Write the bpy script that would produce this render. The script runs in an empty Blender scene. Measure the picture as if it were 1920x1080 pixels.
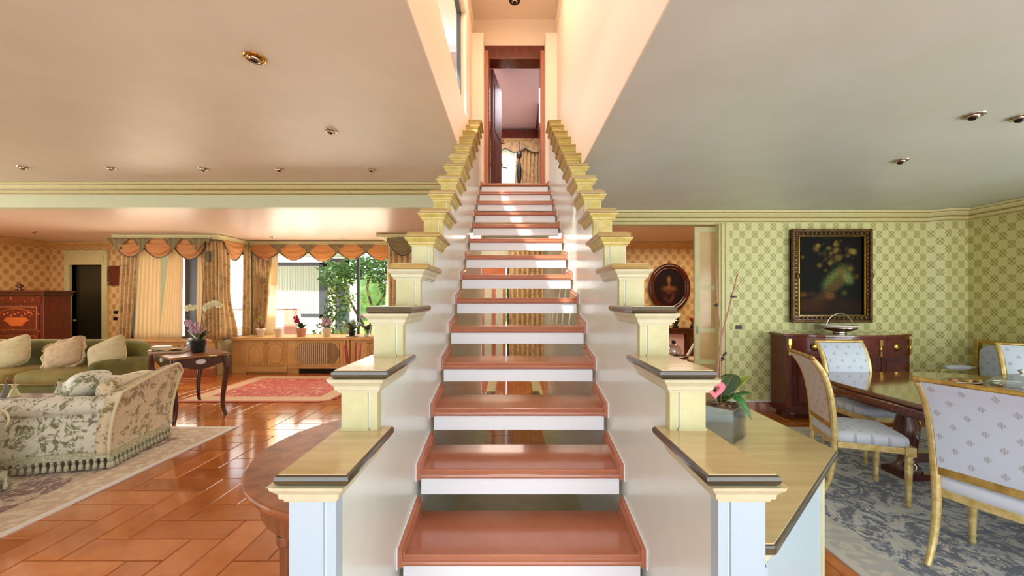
import bpy, math, random
from mathutils import Vector, Matrix, Quaternion
random.seed(7)
PI = math.pi
C = bpy.context.scene.collection

# ------------------------------------------------------------------ camera, world, lights, exposure
cam_d = bpy.data.cameras.new('camera'); cam = bpy.data.objects.new('camera', cam_d); C.objects.link(cam)
cam.location = (0, 0, 1.5); cam.rotation_euler = (PI/2, 0, 0)
cam_d.sensor_width = 36; cam_d.lens = 13.5; cam_d.shift_y = 20/1920; cam_d.clip_start = .02; cam_d.clip_end = 200
bpy.context.scene.camera = cam
sc = bpy.context.scene
sc.view_settings.view_transform = 'Standard'; sc.view_settings.look = 'None'
sc.view_settings.exposure = 0.0; sc.view_settings.gamma = 1.0; sc.view_settings.use_curve_mapping = False
W = bpy.data.worlds.new('world'); sc.world = W; W.use_nodes = True
wn = W.node_tree; bg = wn.nodes['Background']
sky = wn.nodes.new('ShaderNodeTexSky'); sky.sky_type = 'HOSEK_WILKIE'; sky.sun_direction = (-.3, -.62, .72); sky.turbidity = 4
wmx = wn.nodes.new('ShaderNodeMix'); wmx.data_type = 'RGBA'; wmx.inputs[0].default_value = .6
wn.links.new(sky.outputs[0], wmx.inputs[6]); wmx.inputs[7].default_value = (.95, 1.0, 1.05, 1)
wn.links.new(wmx.outputs[2], bg.inputs[0]); bg.inputs[1].default_value = 4.0

def area(name, loc, direction, sx, sy, power, col):
    d = bpy.data.lights.new(name, 'AREA'); d.shape = 'RECTANGLE'; d.size = sx; d.size_y = sy
    d.energy = power; d.color = col
    o = bpy.data.objects.new(name, d); C.objects.link(o); o.location = loc
    o.rotation_euler = Vector(direction).to_track_quat('-Z', 'Y').to_euler()
    return o
sd = bpy.data.lights.new('sun', 'SUN'); sd.energy = 9.0; sd.angle = .02; sd.color = (1, .93, .82)
so = bpy.data.objects.new('sun', sd); C.objects.link(so); so.rotation_euler = Vector((.30, .62, -.72)).to_track_quat('-Z', 'Y').to_euler()
area('window_light_behind', (.6, -2.2, 1.5), (0, 1, .1), 7.0, 2.2, 95, (.74, .88, 1))
area('window_light_right', (5.75, .4, 1.4), (-1, .25, .25), 3.4, 1.9, 100, (.88, 1, .92))
area('left_fill_light', (-9.8, 2.2, 1.4), (1, 0, .15), 4.5, 2.0, 125, (.92, 1, .90))  # added fill for the left room, at an unseen wall opening
area('window_light_bay', (-4.1, 8.25, 1.75), (0, -1, -.1), 3.0, 1.2, 60, (1, .88, .72))
area('window_light_side_bay', (-6.7, 7.26, 1.5), (0, -1, -.1), 1.4, 1.2, 26, (1, .85, .66))
area('shaft_lamp', (.03, 3.2, 5.35), (0, 0, -1), .7, 2.6, 40, (1, .78, .58))
area('upper_room_fill', (0, 6.9, 4.95), (0, 0, -1), 1.5, 1.2, 44, (.95, .92, 1))  # added fill that brightens the upper room
area('back_room_fill', (3.4, 6.9, 2.6), (0, 0, -1), 1.4, 1.2, 46, (1, .84, .66))  # extra light put in to brighten the far right room
area('far_left_fill', (-8.6, 6.6, 2.6), (0, 0, -1), 1.2, 1.0, 30, (1, .8, .6))  # added light lifting the far left corner
area('behind_stairs_fill', (-.6, 6.7, 2.6), (0, 0, -1), 1.6, .8, 30, (1, .84, .7))  # unseen fill added for the space behind the stairs

# ------------------------------------------------------------------ materials
def lin(v):
    v /= 255.0
    return v/12.92 if v <= .04045 else ((v+.055)/1.055)**2.4
def c(r, g, b): return (lin(r), lin(g), lin(b), 1)
class NT:
    def __init__(s, name):
        s.m = bpy.data.materials.new(name); s.m.use_nodes = True; s.t = s.m.node_tree
        s.b = s.t.nodes['Principled BSDF']; s.tc = None
    def n(s, k): return s.t.nodes.new(k)
    def l(s, a, b): s.t.links.new(a, b)
    def co(s):
        if not s.tc: s.tc = s.n('ShaderNodeTexCoord')
        return s.tc.outputs['Object']
    def xyz(s):
        q = s.n('ShaderNodeSeparateXYZ'); s.l(s.co(), q.inputs[0]); return q.outputs
    def M(s, op, a, b=None):
        q = s.n('ShaderNodeMath'); q.operation = op
        for i, v in enumerate((a, b)):
            if v is None: continue
            if isinstance(v, (int, float)): q.inputs[i].default_value = v
            else: s.l(v, q.inputs[i])
        return q.outputs[0]
    def mix(s, f, a, b):
        q = s.n('ShaderNodeMix'); q.data_type = 'RGBA'
        for i, v in ((0, f), (6, a), (7, b)):
            if isinstance(v, (int, float)): q.inputs[i].default_value = v
            elif isinstance(v, tuple): q.inputs[i].default_value = v
            else: s.l(v, q.inputs[i])
        return q.outputs[2]
    def noise(s, scale, detail=3, rough=.5, stretch=None, dist=0):
        q = s.n('ShaderNodeTexNoise'); q.inputs['Scale'].default_value = scale; q.inputs['Detail'].default_value = detail
        q.inputs['Roughness'].default_value = rough; q.inputs['Distortion'].default_value = dist
        if stretch:
            mp = s.n('ShaderNodeMapping'); mp.inputs['Scale'].default_value = stretch; s.l(s.co(), mp.inputs[0]); s.l(mp.outputs[0], q.inputs[0])
        else: s.l(s.co(), q.inputs[0])
        return q.outputs[0]
    def vor(s, scale, feature='F1', stretch=None):
        q = s.n('ShaderNodeTexVoronoi'); q.inputs['Scale'].default_value = scale; q.feature = feature
        if stretch:
            mp = s.n('ShaderNodeMapping'); mp.inputs['Scale'].default_value = stretch; s.l(s.co(), mp.inputs[0]); s.l(mp.outputs[0], q.inputs[0])
        else: s.l(s.co(), q.inputs[0])
        return q.outputs[0]
    def ramp(s, f, a, b):
        q = s.n('ShaderNodeMapRange'); q.inputs[1].default_value = a; q.inputs[2].default_value = b; s.l(f, q.inputs[0]); return q.outputs[0]
    def col(s, v):
        if isinstance(v, tuple): s.b.inputs['Base Color'].default_value = v
        else: s.l(v, s.b.inputs['Base Color'])
    def bump(s, h, st, dist=.01):
        q = s.n('ShaderNodeBump'); q.inputs['Strength'].default_value = st; q.inputs['Distance'].default_value = dist
        s.l(h, q.inputs['Height']); s.l(q.outputs[0], s.b.inputs['Normal'])
    def set(s, rough=.5, metal=0, coat=0, spec=None, sheen=0, trans=0):
        s.b.inputs['Roughness'].default_value = rough; s.b.inputs['Metallic'].default_value = metal
        s.b.inputs['Coat Weight'].default_value = coat; s.b.inputs['Coat Roughness'].default_value = .08
        if spec is not None: s.b.inputs['Specular IOR Level'].default_value = spec
        s.b.inputs['Sheen Weight'].default_value = sheen; s.b.inputs['Transmission Weight'].default_value = trans
        return s.m
def plain(name, col, rough=.5, metal=0, coat=0, col2=None, ns=6, bump=0, bs=60, stretch=None, spec=None, sheen=0):
    t = NT(name)
    if col2: t.col(t.mix(t.ramp(t.noise(ns, 4, .6, stretch), .32, .68), col, col2))
    else: t.col(col)
    if bump: t.bump(t.noise(bs, 3), bump)
    return t.set(rough, metal, coat, spec, sheen)
def wood(name, a, b, rough=.3, axis=0, coat=.2, scale=5):
    t = NT(name); st = [14, 14, 14]; st[axis] = 1.3
    f = t.noise(scale, 6, .62, tuple(st), .6); t.col(t.mix(t.ramp(f, .3, .7), a, b)); t.bump(f, .08, .004)
    return t.set(rough, 0, coat)
def wallpaper(name, axis, base, fg, pu=.166, pv=.205, hatch=True):
    t = NT(name); x = t.xyz()
    ua = x[axis] if axis else t.M('ADD', x[0], t.M('MULTIPLY', t.M('SUBTRACT', 5.12, x[1]), .35))
    u = t.M('DIVIDE', ua, pu); v = t.M('DIVIDE', x[2], pv)
    def d(e): return t.M('ABSOLUTE', t.M('SUBTRACT', t.M('FRACT', t.M('ADD', e, .5)), .5))
    a = d(t.M('ADD', u, v)); b = d(t.M('SUBTRACT', u, v))
    line = t.M('LESS_THAN', t.M('MINIMUM', a, b), .03)
    r = t.M('SQRT', t.M('ADD', t.M('MULTIPLY', a, a), t.M('MULTIPLY', b, b)))
    fl = t.M('LESS_THAN', r, .34)
    if hatch:
        h1 = t.M('GREATER_THAN', t.M('ABSOLUTE', t.M('SUBTRACT', a, .115)), .03); h2 = t.M('GREATER_THAN', t.M('ABSOLUTE', t.M('SUBTRACT', b, .115)), .03)
        fl = t.M('MULTIPLY', fl, t.M('MULTIPLY', h1, h2))
    m = t.M('MAXIMUM', t.M('MULTIPLY', line, .6), t.M('MULTIPLY', fl, .8))
    sh = t.noise(3, 2); base2 = t.mix(t.M('MULTIPLY', sh, .25), base, tuple(min(1, q*1.12) for q in base))
    t.col(t.mix(m, base2, fg)); t.bump(t.noise(220, 2, .5, (1, 1, .1)), .05, .002)
    return t.set(.55)
def checked(name, base, fg, ax=(1, 2), p=.075):
    t = NT(name); x = t.xyz(); u = t.M('DIVIDE', x[ax[0]], p); v = t.M('DIVIDE', x[ax[1]], p*1.15)
    def d(e): return t.M('ABSOLUTE', t.M('SUBTRACT', t.M('FRACT', t.M('ADD', e, .5)), .5))
    a = d(t.M('ADD', u, v)); b = d(t.M('SUBTRACT', u, v))
    uu = t.M('MULTIPLY', t.M('ADD', a, b), 1); 
    m = t.M('LESS_THAN', t.M('MAXIMUM', a, b), .15)
    st = t.M('GREATER_THAN', t.M('FRACT', t.M('MULTIPLY', x[ax[0]], 90)), .45)
    m = t.M('MULTIPLY', m, t.M('ADD', .35, t.M('MULTIPLY', st, .4)))
    t.col(t.mix(m, base, fg)); t.bump(t.noise(14, 3), .12, .01)
    return t.set(.45, sheen=.3)
def floral(name, base, g1, g2, s=1.0):
    t = NT(name); n1 = t.noise(6*s, 5, .7, None, 1.6); n2 = t.noise(16*s, 4, .7, None, 1.2); v = t.vor(9*s)
    m1 = t.M('MULTIPLY', t.ramp(n1, .50, .55), t.ramp(n2, .42, .5))
    m2 = t.M('MULTIPLY', t.ramp(t.noise(11*s, 4, .65, (1, 1.3, .8), 2.2), .57, .6), t.ramp(v, .5, .3))
    k = t.mix(t.M('MULTIPLY', m1, .9), base, g1); k = t.mix(t.M('MULTIPLY', m2, .85), k, g2)
    t.col(k); t.bump(t.noise(90, 2), .1, .004)
    return t.set(.5, sheen=.3)

m = {}
m['ceil'] = plain('ceiling_plaster', c(224, 216, 196), .45, col2=c(216, 209, 188), ns=2)
m['ceil_r'] = plain('ceiling_plaster_cool', c(206, 214, 208), .4, col2=c(198, 206, 196), ns=2)
m['ceil_b'] = plain('ceiling_plaster_warm_bounce', c(238, 214, 192), .35)  # pink bounce from the terracotta floor is put into this colour
m['shaft'] = plain('shaft_paint', c(244, 224, 202), .6, bump=.03, bs=3)
m['stairwall'] = plain('stair_wall_paint', c(228, 236, 230), .24, col2=c(220, 228, 220), ns=2.5, coat=.15, bump=.04, bs=5)
m['white'] = plain('white_paint', c(234, 238, 242), .4)
m['cream'] = plain('cream_trim', c(206, 196, 146), .45, col2=c(194, 182, 128), ns=14)
m['cream_pale'] = plain('pale_cream_trim', c(206, 202, 172), .4, col2=c(194, 190, 156), ns=12)
m['gilt_trim'] = plain('yellow_cream_trim', c(204, 188, 112), .42, col2=c(180, 160, 80), ns=20)
m['panel'] = plain('pilaster_panel', c(202, 198, 152), .45, col2=c(186, 180, 130), ns=9)
m['blue_white'] = plain('post_white_daylight_tint', c(170, 190, 202), .35)  # white paint with the blue of the daylight tinted in
m['cornice'] = plain('cornice_cream', c(220, 212, 156), .5, col2=c(212, 202, 142), ns=18)
m['marble'] = wood('cap_marble', c(204, 182, 134), c(182, 156, 106), .16, 0, .5, 1.2)
m['nose'] = wood('cap_dark_nosing', c(82, 72, 48), c(48, 44, 34), .2, 0, .5, 3)
m['nose_gold'] = wood('cap_gilt_nosing', c(176, 146, 74), c(132, 102, 46), .3, 0, .3, 3)
m['terra'] = plain('glazed_terracotta', c(184, 118, 90), .22, coat=.4, col2=c(170, 104, 76), ns=3, bump=.03, bs=8)
m['terra_edge'] = plain('terracotta_edging', c(182, 112, 84), .25, coat=.4)
for i, (a, b) in enumerate([((204, 122, 58), (186, 104, 42)), ((192, 112, 52), (176, 96, 38)), ((212, 132, 68), (194, 112, 50)), ((184, 104, 46), (168, 90, 36))]):
    m['tile%d' % i] = plain('terracotta_tile_%s' % 'abcd'[i], c(*a), .13, coat=.5, col2=c(*b), ns=5, bump=.05, bs=7)
m['grout'] = plain('floor_grout', c(150, 78, 40), .4)
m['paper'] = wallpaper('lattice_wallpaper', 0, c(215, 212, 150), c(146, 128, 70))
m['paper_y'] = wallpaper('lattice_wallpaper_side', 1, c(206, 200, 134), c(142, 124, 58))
m['paper_far'] = wallpaper('warm_lit_wallpaper', 0, c(226, 190, 128), c(190, 140, 78), .2, .24, False)  # lattice paper with the warm light of the far rooms put into its colours
m['paper_far_y'] = wallpaper('warm_lit_wallpaper_side', 1, c(226, 184, 118), c(186, 134, 70), .2, .24, False)  # side walls, same warm light in the colours
m['dark_wood'] = wood('dark_mahogany', c(92, 34, 20), c(54, 18, 12), .18, 2, .6)
m['mahog_x'] = wood('mahogany_board', c(128, 56, 28), c(78, 28, 16), .14, 0, .7)
m['red_wood'] = wood('red_mahogany', c(116, 42, 24), c(70, 20, 12), .24, 2, .4)
m['table_top'] = wood('polished_table_top', c(132, 84, 44), c(88, 50, 24), .08, 1, .9, 3)
m['walnut'] = plain('burr_walnut', c(164, 98, 56), .42, coat=.1, col2=c(112, 60, 34), ns=11)
m['walnut_edge'] = wood('walnut_apron', c(140, 82, 46), c(92, 48, 28), .3, 2, .3, 3)
m['gold'] = plain('gilded_wood', c(204, 166, 88), .32, .55, col2=c(160, 122, 56), ns=18, bump=.08, bs=50)
m['gold_pale'] = plain('pale_gilded_wood', c(222, 202, 142), .36, .35, col2=c(184, 154, 84), ns=22, bump=.08, bs=60)
m['brass'] = plain('brass', c(200, 160, 84), .25, 1)
m['silver'] = plain('silver', c(205, 200, 190), .15, 1)
m['steel_dark'] = plain('dark_metal', c(38, 34, 34), .35, .6)
m['black'] = plain('black_plastic', c(22, 20, 20), .35)
m['chair_fab'] = checked('checked_silk_back', c(190, 198, 214), c(150, 146, 148), (1, 2), .115)
m['chair_seat'] = checked('checked_silk_seat', c(196, 202, 214), c(140, 138, 148), (0, 1), .1)
m['chair_rose'] = checked('checked_silk_rose', c(204, 184, 172), c(150, 128, 120), (1, 2), .115)
m['floral_cool'] = floral('floral_silk', c(222, 216, 194), c(104, 106, 52), c(96, 92, 70))
m['floral_warm'] = floral('floral_silk_back', c(220, 202, 166), c(124, 104, 38), c(112, 90, 48), .9)
m['piping'] = plain('cream_piping', c(226, 212, 170), .6, bump=.1, bs=80)
m['fringe'] = plain('fringe_cream', c(214, 208, 178), .8, col2=c(160, 156, 120), ns=60, bump=.3, bs=120)
m['velvet'] = plain('green_velvet', c(112, 106, 40), .8, col2=c(86, 84, 28), ns=5)
m['velvet_seat'] = plain('green_velvet_seat', c(146, 128, 62), .75, col2=c(122, 108, 46), ns=4)
m['pillow'] = plain('beige_pillow', c(206, 190, 150), .8, col2=c(186, 170, 130), ns=16, bump=.25, bs=60)
m['pillow_pink'] = plain('rosy_beige_pillow', c(208, 184, 150), .8, col2=c(186, 156, 120), ns=20, bump=.35, bs=50)
m['ottoman'] = plain('pale_green_satin', c(206, 198, 150), .5, col2=c(190, 186, 140), ns=4, sheen=.3)
m['curtain'] = floral('curtain_brocade', c(196, 160, 104), c(150, 118, 62), c(140, 112, 60), .8)
m['curtain_green'] = plain('olive_swag_silk', c(138, 122, 72), .55, col2=c(116, 100, 54), ns=8, sheen=.4)
def translucent(name, col, w, rough=.6, alpha=None):
    t = NT(name); t.col(col); t.set(rough)
    tr = t.n('ShaderNodeBsdfTranslucent'); tr.inputs[0].default_value = col
    mx = t.n('ShaderNodeMixShader'); mx.inputs[0].default_value = w
    out = t.t.nodes['Material Output']; t.l(t.b.outputs[0], mx.inputs[1]); t.l(tr.outputs[0], mx.inputs[2])
    s = mx.outputs[0]
    if alpha:
        tp = t.n('ShaderNodeBsdfTransparent'); m2 = t.n('ShaderNodeMixShader'); m2.inputs[0].default_value = alpha
        t.l(s, m2.inputs[1]); t.l(tp.outputs[0], m2.inputs[2]); s = m2.outputs[0]
    t.l(s, out.inputs[0]); return t.m
m['sheer'] = translucent('peach_sheer', c(255, 234, 196), .65, alpha=.12)
m['swag'] = translucent('backlit_swag_silk', c(240, 186, 122), .5)  # orange is window light through olive silk, put into the colour
m['leaf'] = translucent('leaf_green', c(70, 110, 44), .35, .4)
m['leaf_dark'] = plain('leaf_dark_green', c(42, 84, 34), .3, coat=.3, col2=c(30, 62, 26), ns=9)
m['leaf_glossy'] = plain('leaf_glossy', c(56, 122, 48), .25, coat=.4, col2=c(36, 92, 36), ns=9)
m['leaf_lime'] = translucent('leaf_lime', c(170, 190, 70), .4, .4)
m['stem'] = plain('orchid_stem', c(124, 92, 62), .6)
m['stem_red'] = plain('reddish_stem', c(146, 98, 80), .55)
m['bark'] = plain('bark', c(120, 98, 74), .8, col2=c(84, 66, 50), ns=12, bump=.3, bs=30)
m['petal_white'] = translucent('white_petal', c(240, 234, 190), .3)
m['petal_pink'] = translucent('pink_petal', c(214, 170, 190), .3)
m['petal_magenta'] = translucent('magenta_petal', c(190, 30, 80), .3)
m['pot_dark'] = plain('dark_green_pot', c(34, 46, 44), .25, coat=.4)
m['pot_white'] = plain('white_ceramic', c(232, 220, 206), .35)
m['pot_terra'] = plain('rosy_clay_pot', c(204, 150, 124), .6)
m['soil'] = plain('bark_chips', c(60, 40, 28), .9, col2=c(130, 100, 70), ns=40, bump=.6, bs=60)
m['heart'] = plain('pink_felt', c(232, 120, 136), .8, bump=.3, bs=120)
m['grass'] = plain('lawn', c(150, 190, 70), .9, col2=c(110, 160, 50), ns=1.5)
m['pink_wall'] = plain('pink_render', c(232, 160, 140), .8)
m['white_ext'] = plain('white_render', c(244, 240, 236), .8)
m['terrace'] = plain('terrace_paving', c(228, 214, 200), .7)
m['hedge'] = plain('distant_hedge', c(98, 130, 66), .9, col2=c(54, 88, 44), ns=1.6, bump=.8, bs=3)
m['ext_frame'] = plain('grey_window_frame', c(74, 76, 84), .4)
m['glass_dark'] = plain('dark_glass', c(74, 90, 104), .06, spec=.8)
m['ext_curtain'] = plain('net_curtain', c(206, 210, 188), .8)
def glassmat(name, col=(1, 1, 1, 1), alpha=.85, rough=.02):
    t = NT(name); g = t.n('ShaderNodeBsdfGlossy'); g.inputs['Roughness'].default_value = rough
    tp = t.n('ShaderNodeBsdfTransparent'); tp.inputs[0].default_value = col
    mx = t.n('ShaderNodeMixShader'); mx.inputs[0].default_value = alpha
    t.l(g.outputs[0], mx.inputs[1]); t.l(tp.outputs[0], mx.inputs[2]); t.l(mx.outputs[0], t.t.nodes['Material Output'].inputs[0]); return t.m
m['glass'] = glassmat('window_glass', (.98, 1, 1, 1), .975)
m['glass_pot'] = glassmat('grey_glass', (.86, .90, .94, 1), .70, .1)
m['cloche'] = glassmat('cloche_glass', (.85, .88, .86, 1), .7, .05)
m['pearl'] = plain('porcelain_plaque', c(220, 220, 214), .25)
m['door_panel'] = plain('sliding_door_tan_reflection', c(206, 168, 112), .25, coat=.3, col2=c(186, 144, 88), ns=2)  # tan reflection of the interior painted into an opaque pane colour
m['cab_wood'] = plain('painted_cabinet_ochre', c(224, 180, 112), .5, col2=c(212, 162, 94), ns=7)
m['cab_line'] = plain('cabinet_moulding', c(206, 160, 92), .5)
m['radiator'] = plain('radiator_slats', c(200, 168, 122), .45)
m['void'] = plain('dark_void', c(20, 14, 12), .9)
m['lilac'] = plain('lilac_plaster', c(224, 216, 232), .6)
m['green_dark'] = plain('dark_green_door', c(44, 46, 32), .3, coat=.3)
m['orange_floor'] = plain('doorway_wood', c(186, 104, 50), .3, coat=.4, col2=c(160, 80, 36), ns=4)
def rugmat(name, base, fg, fg2, border, cx, cy, hx, hy, bw, s=3.0, line=None):
    t = NT(name); x = t.xyz()
    n1 = t.noise(s*2.2, 5, .7, None, 1.5); n2 = t.noise(s*5, 4, .7, None, 1.5); v = t.vor(s*1.4)
    k = t.mix(t.ramp(n1, .43, .52), base, fg); k = t.mix(t.ramp(n2, .54, .6), k, fg2)
    ax = t.M('SUBTRACT', hx, t.M('ABSOLUTE', t.M('SUBTRACT', x[0], cx))); ay = t.M('SUBTRACT', hy, t.M('ABSOLUTE', t.M('SUBTRACT', x[1], cy)))
    e = t.M('MINIMUM', ax, ay); inb = t.M('LESS_THAN', e, bw)
    bcol = t.mix(t.ramp(t.noise(s*6, 3), .5, .58), border, fg2)
    k = t.mix(inb, k, bcol)
    if line: k = t.mix(t.M('LESS_THAN', e, .05), k, line)
    t.col(k); t.bump(t.noise(180, 2), .4, .006); return t.set(.9, sheen=.2)
m['rug_red'] = rugmat('red_persian_rug', c(186, 48, 34), c(200, 70, 52), c(222, 186, 140), c(222, 184, 140), -3.76, 6.5, 1.13, .95, .28, 2.4, c(190, 70, 50))
m['rug_beige'] = rugmat('faded_rose_rug', c(206, 184, 154), c(132, 88, 76), c(222, 206, 176), c(206, 178, 148), -5.1, 2.73, 1.9, 1.74, .35, 2.6, c(232, 224, 212))
m['rug_blue'] = rugmat('grey_blue_rug', c(180, 182, 178), c(84, 90, 106), c(190, 184, 166), c(166, 164, 158), 3.5, 2.7, 1.62, 1.75, .28, 2.4, c(190, 184, 170))
def marquetry(name, base):
    t = NT(name); v = t.vor(16, 'F1'); n1 = t.noise(9, 3, .6, None, 1)
    k = t.mix(t.M('MULTIPLY', t.ramp(v, .3, .2), t.ramp(n1, .5, .55)), base, c(206, 104, 50)); t.col(k); return t.set(.22, 0, .5)
m['marquetry'] = marquetry('marquetry_panel', c(98, 22, 14))
m['inlay'] = plain('inlay_fruitwood', c(212, 108, 44), .3, coat=.4)
m['red_rod'] = plain('red_lacquer', c(170, 44, 40), .3)
m['emit_lamp'] = plain('lamp_lens', c(180, 176, 168), .2)
m['oak_door'] = wood('brown_door', c(110, 54, 36), c(74, 32, 22), .5, 2, 0)

# ------------------------------------------------------------------ geometry helpers
class MB:
    def __init__(s): s.v = []; s.f = []; s.s = []
    def add(s, vs, fs, smooth=False):
        n = len(s.v); s.v += [tuple(q) for q in vs]; s.f += [tuple(i+n for i in q) for q in fs]; s.s += [smooth]*len(fs); return s
    def box(s, x0, x1, y0, y1, z0, z1):
        v = [(x, y, z) for z in (z0, z1) for y in (y0, y1) for x in (x0, x1)]
        return s.add(v, [(0, 2, 3, 1), (4, 5, 7, 6), (0, 1, 5, 4), (2, 6, 7, 3), (0, 4, 6, 2), (1, 3, 7, 5)])
    def prism(s, pts, ax, a, b, smooth=False):
        n = len(pts); A = sum(pts[i][0]*pts[(i+1) % n][1]-pts[(i+1) % n][0]*pts[i][1] for i in range(n))
        if A < 0: pts = pts[::-1]
        f = {'x': lambda p, t: (t, p[0], p[1]), 'y': lambda p, t: (p[0], t, p[1]), 'z': lambda p, t: (p[0], p[1], t)}[ax]
        v = [f(p, a) for p in pts]+[f(p, b) for p in pts]
        fs = [tuple(range(n))[::-1], tuple(range(n, 2*n))]+[(i, (i+1) % n, n+(i+1) % n, n+i) for i in range(n)]
        if (ax == 'y') != (b < a): fs = [q[::-1] for q in fs]
        k = len(s.s); s.add(v, fs)
        if smooth:
            for i in range(k+2, len(s.s)): s.s[i] = True
        return s
    def lathe(s, prof, cx=0, cy=0, n=16, z=0, sx=1, sy=1, a0=0, a1=2*PI):
        full = abs(a1-a0-2*PI) < 1e-6; N = n if full else n+1
        v = [(cx+r*sx*math.cos(a0+(a1-a0)*i/n), cy+r*sy*math.sin(a0+(a1-a0)*i/n), z+h) for r, h in prof for i in range(N)]
        fs = []
        for j in range(len(prof)-1):
            for i in range(n):
                i2 = (i+1) % N; fs.append((j*N+i, j*N+i2, (j+1)*N+i2, (j+1)*N+i))
        s.add(v, fs, True)
        if full:
            k = len(s.v)-len(v)
            if prof[0][0] > 1e-4: s.f.append(tuple(k+i for i in range(n))[::-1]); s.s.append(False)
            if prof[-1][0] > 1e-4: s.f.append(tuple(k+(len(prof)-1)*n+i for i in range(n))); s.s.append(False)
        return s
    def tube(s, path, r, n=8, rect=None, up=(0, 0, 1)):
        P = [Vector(p) for p in path]; R = r if isinstance(r, (list, tuple)) else [r]*len(P); v = []
        prev = None
        for i, p in enumerate(P):
            t = (P[min(i+1, len(P)-1)]-P[max(i-1, 0)])
            if t.length < 1e-9: t = Vector((0, 0, 1))
            t.normalize()
            u = Vector(up) if prev is None else prev
            if abs(t.dot(u)) > .97: u = Vector((1, 0, 0)) if abs(t.x) < .9 else Vector((0, 1, 0))
            e1 = (u-t*u.dot(t)).normalized(); e2 = t.cross(e1); prev = e1
            for k in range(n):
                a = 2*PI*(k+.5)/n; cx, sy = math.cos(a), math.sin(a)
                if rect: 
                    w = max(abs(cx), abs(sy)); cx = cx/w*rect[0]; sy = sy/w*rect[1]
                v.append(p+(e1*cx+e2*sy)*R[i])
        m_ = len(P)
        fs = [(j*n+i, (j+1)*n+i, (j+1)*n+(i+1) % n, j*n+(i+1) % n)[::-1] for j in range(m_-1) for i in range(n)]
        fs += [tuple(range(n))[::-1], tuple((m_-1)*n+i for i in range(n))]
        return s.add(v, fs, rect is None)
    def grid(s, fn, nu, nv, smooth=True):
        v = [fn(i/nu, j/nv) for j in range(nv+1) for i in range(nu+1)]
        fs = [(j*(nu+1)+i, j*(nu+1)+i+1, (j+1)*(nu+1)+i+1, (j+1)*(nu+1)+i) for j in range(nv) for i in range(nu)]
        return s.add(v, fs, smooth)
    def sup(s, cx, cy, cz, rx, ry, rz, e1=.4, e2=.4, nu=20, nv=12, fn=None):
        def p(a, e): return math.copysign(abs(a)**e, a)
        v = []
        for j in range(nv+1):
            ph = -PI/2+PI*j/nv
            for i in range(nu):
                th = 2*PI*i/nu
                q = (rx*p(math.cos(ph), e1)*p(math.cos(th), e2), ry*p(math.cos(ph), e1)*p(math.sin(th), e2), rz*p(math.sin(ph), e1))
                if fn: q = fn(*q)
                v.append((cx+q[0], cy+q[1], cz+q[2]))
        fs = [(j*nu+i, j*nu+(i+1) % nu, (j+1)*nu+(i+1) % nu, (j+1)*nu+i) for j in range(nv) for i in range(nu)]
        return s.add(v, fs, True)
    def xf(s, M, start=0):
        s.v = s.v[:start]+[tuple(M @ Vector(q)) for q in s.v[start:]]; return s
    def mesh(s, name, mt):
        me = bpy.data.meshes.new(name); me.from_pydata(s.v, [], s.f); me.polygons.foreach_set('use_smooth', s.s)
        me.materials.append(m[mt] if isinstance(mt, str) else mt); me.update(); return me
    def build(s, name, mt, parent=None, loc=None, rot=None, bevel=0, solid=0, sub=0):
        o = bpy.data.objects.new(name, s.mesh(name, mt)); C.objects.link(o)
        if parent: o.parent = parent
        if loc: o.location = loc
        if rot: o.rotation_euler = rot
        if solid: k = o.modifiers.new('solid', 'SOLIDIFY'); k.thickness = solid; k.offset = 0
        if bevel: k = o.modifiers.new('bevel', 'BEVEL'); k.width = bevel; k.segments = 2; k.limit_method = 'ANGLE'
        if sub: k = o.modifiers.new('sub', 'SUBSURF'); k.levels = sub; k.render_levels = sub
        return o
def box(*a): return MB().box(*a)
def thing(name, label, cat, loc=(0, 0, 0), rz=0, group=None):
    o = bpy.data.objects.new(name, None); o.empty_display_size = .05; C.objects.link(o); o.location = loc; o.rotation_euler = (0, 0, rz)
    o['label'] = label; o['category'] = cat
    if group: o['group'] = group
    return o
def tag(o, label, cat, group=None):
    o['label'] = label; o['category'] = cat
    if group: o['group'] = group
    return o
def struct(o):
    o['kind'] = 'structure'; return o
def sroot(name):
    o = bpy.data.objects.new(name, None); C.objects.link(o); o.empty_display_size = .05; o['kind'] = 'structure'; return o
def share(name, src, parent, loc=(0, 0, 0), rot=None, scale=None):
    o = bpy.data.objects.new(name, src.data if hasattr(src, 'data') else src); C.objects.link(o); o.parent = parent; o.location = loc
    if rot: o.rotation_euler = rot
    if scale: o.scale = scale
    if hasattr(src, 'modifiers'):
        for q in src.modifiers:
            if q.type == 'BEVEL': k = o.modifiers.new('bevel', 'BEVEL'); k.width = q.width; k.segments = 2; k.limit_method = 'ANGLE'
            if q.type == 'SOLIDIFY': k = o.modifiers.new('solid', 'SOLIDIFY'); k.thickness = q.thickness; k.offset = q.offset
    return o
def dup(root, loc, rz, label, group=None):
    r = root.copy(); C.objects.link(r); r.location = loc; r.rotation_euler = (0, 0, rz); r['label'] = label
    if group: r['group'] = group
    for ch in list(root.children):
        k = ch.copy(); C.objects.link(k); k.parent = r
        for g in list(ch.children):
            d = g.copy(); C.objects.link(d); d.parent = k
    return r
# ------------------------------------------------------------------ constants of the place (metres, camera at x=0 y=0)
ZL, ZR, ZB = 3.04, 2.66, 2.73
XL, XR = -.4185, .4899
RUN, RISE = .2777, .1878
def PX(px, py, Y): return ((px-960)*Y/720, Y, 1.5-(py-560)*Y/720)

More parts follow.
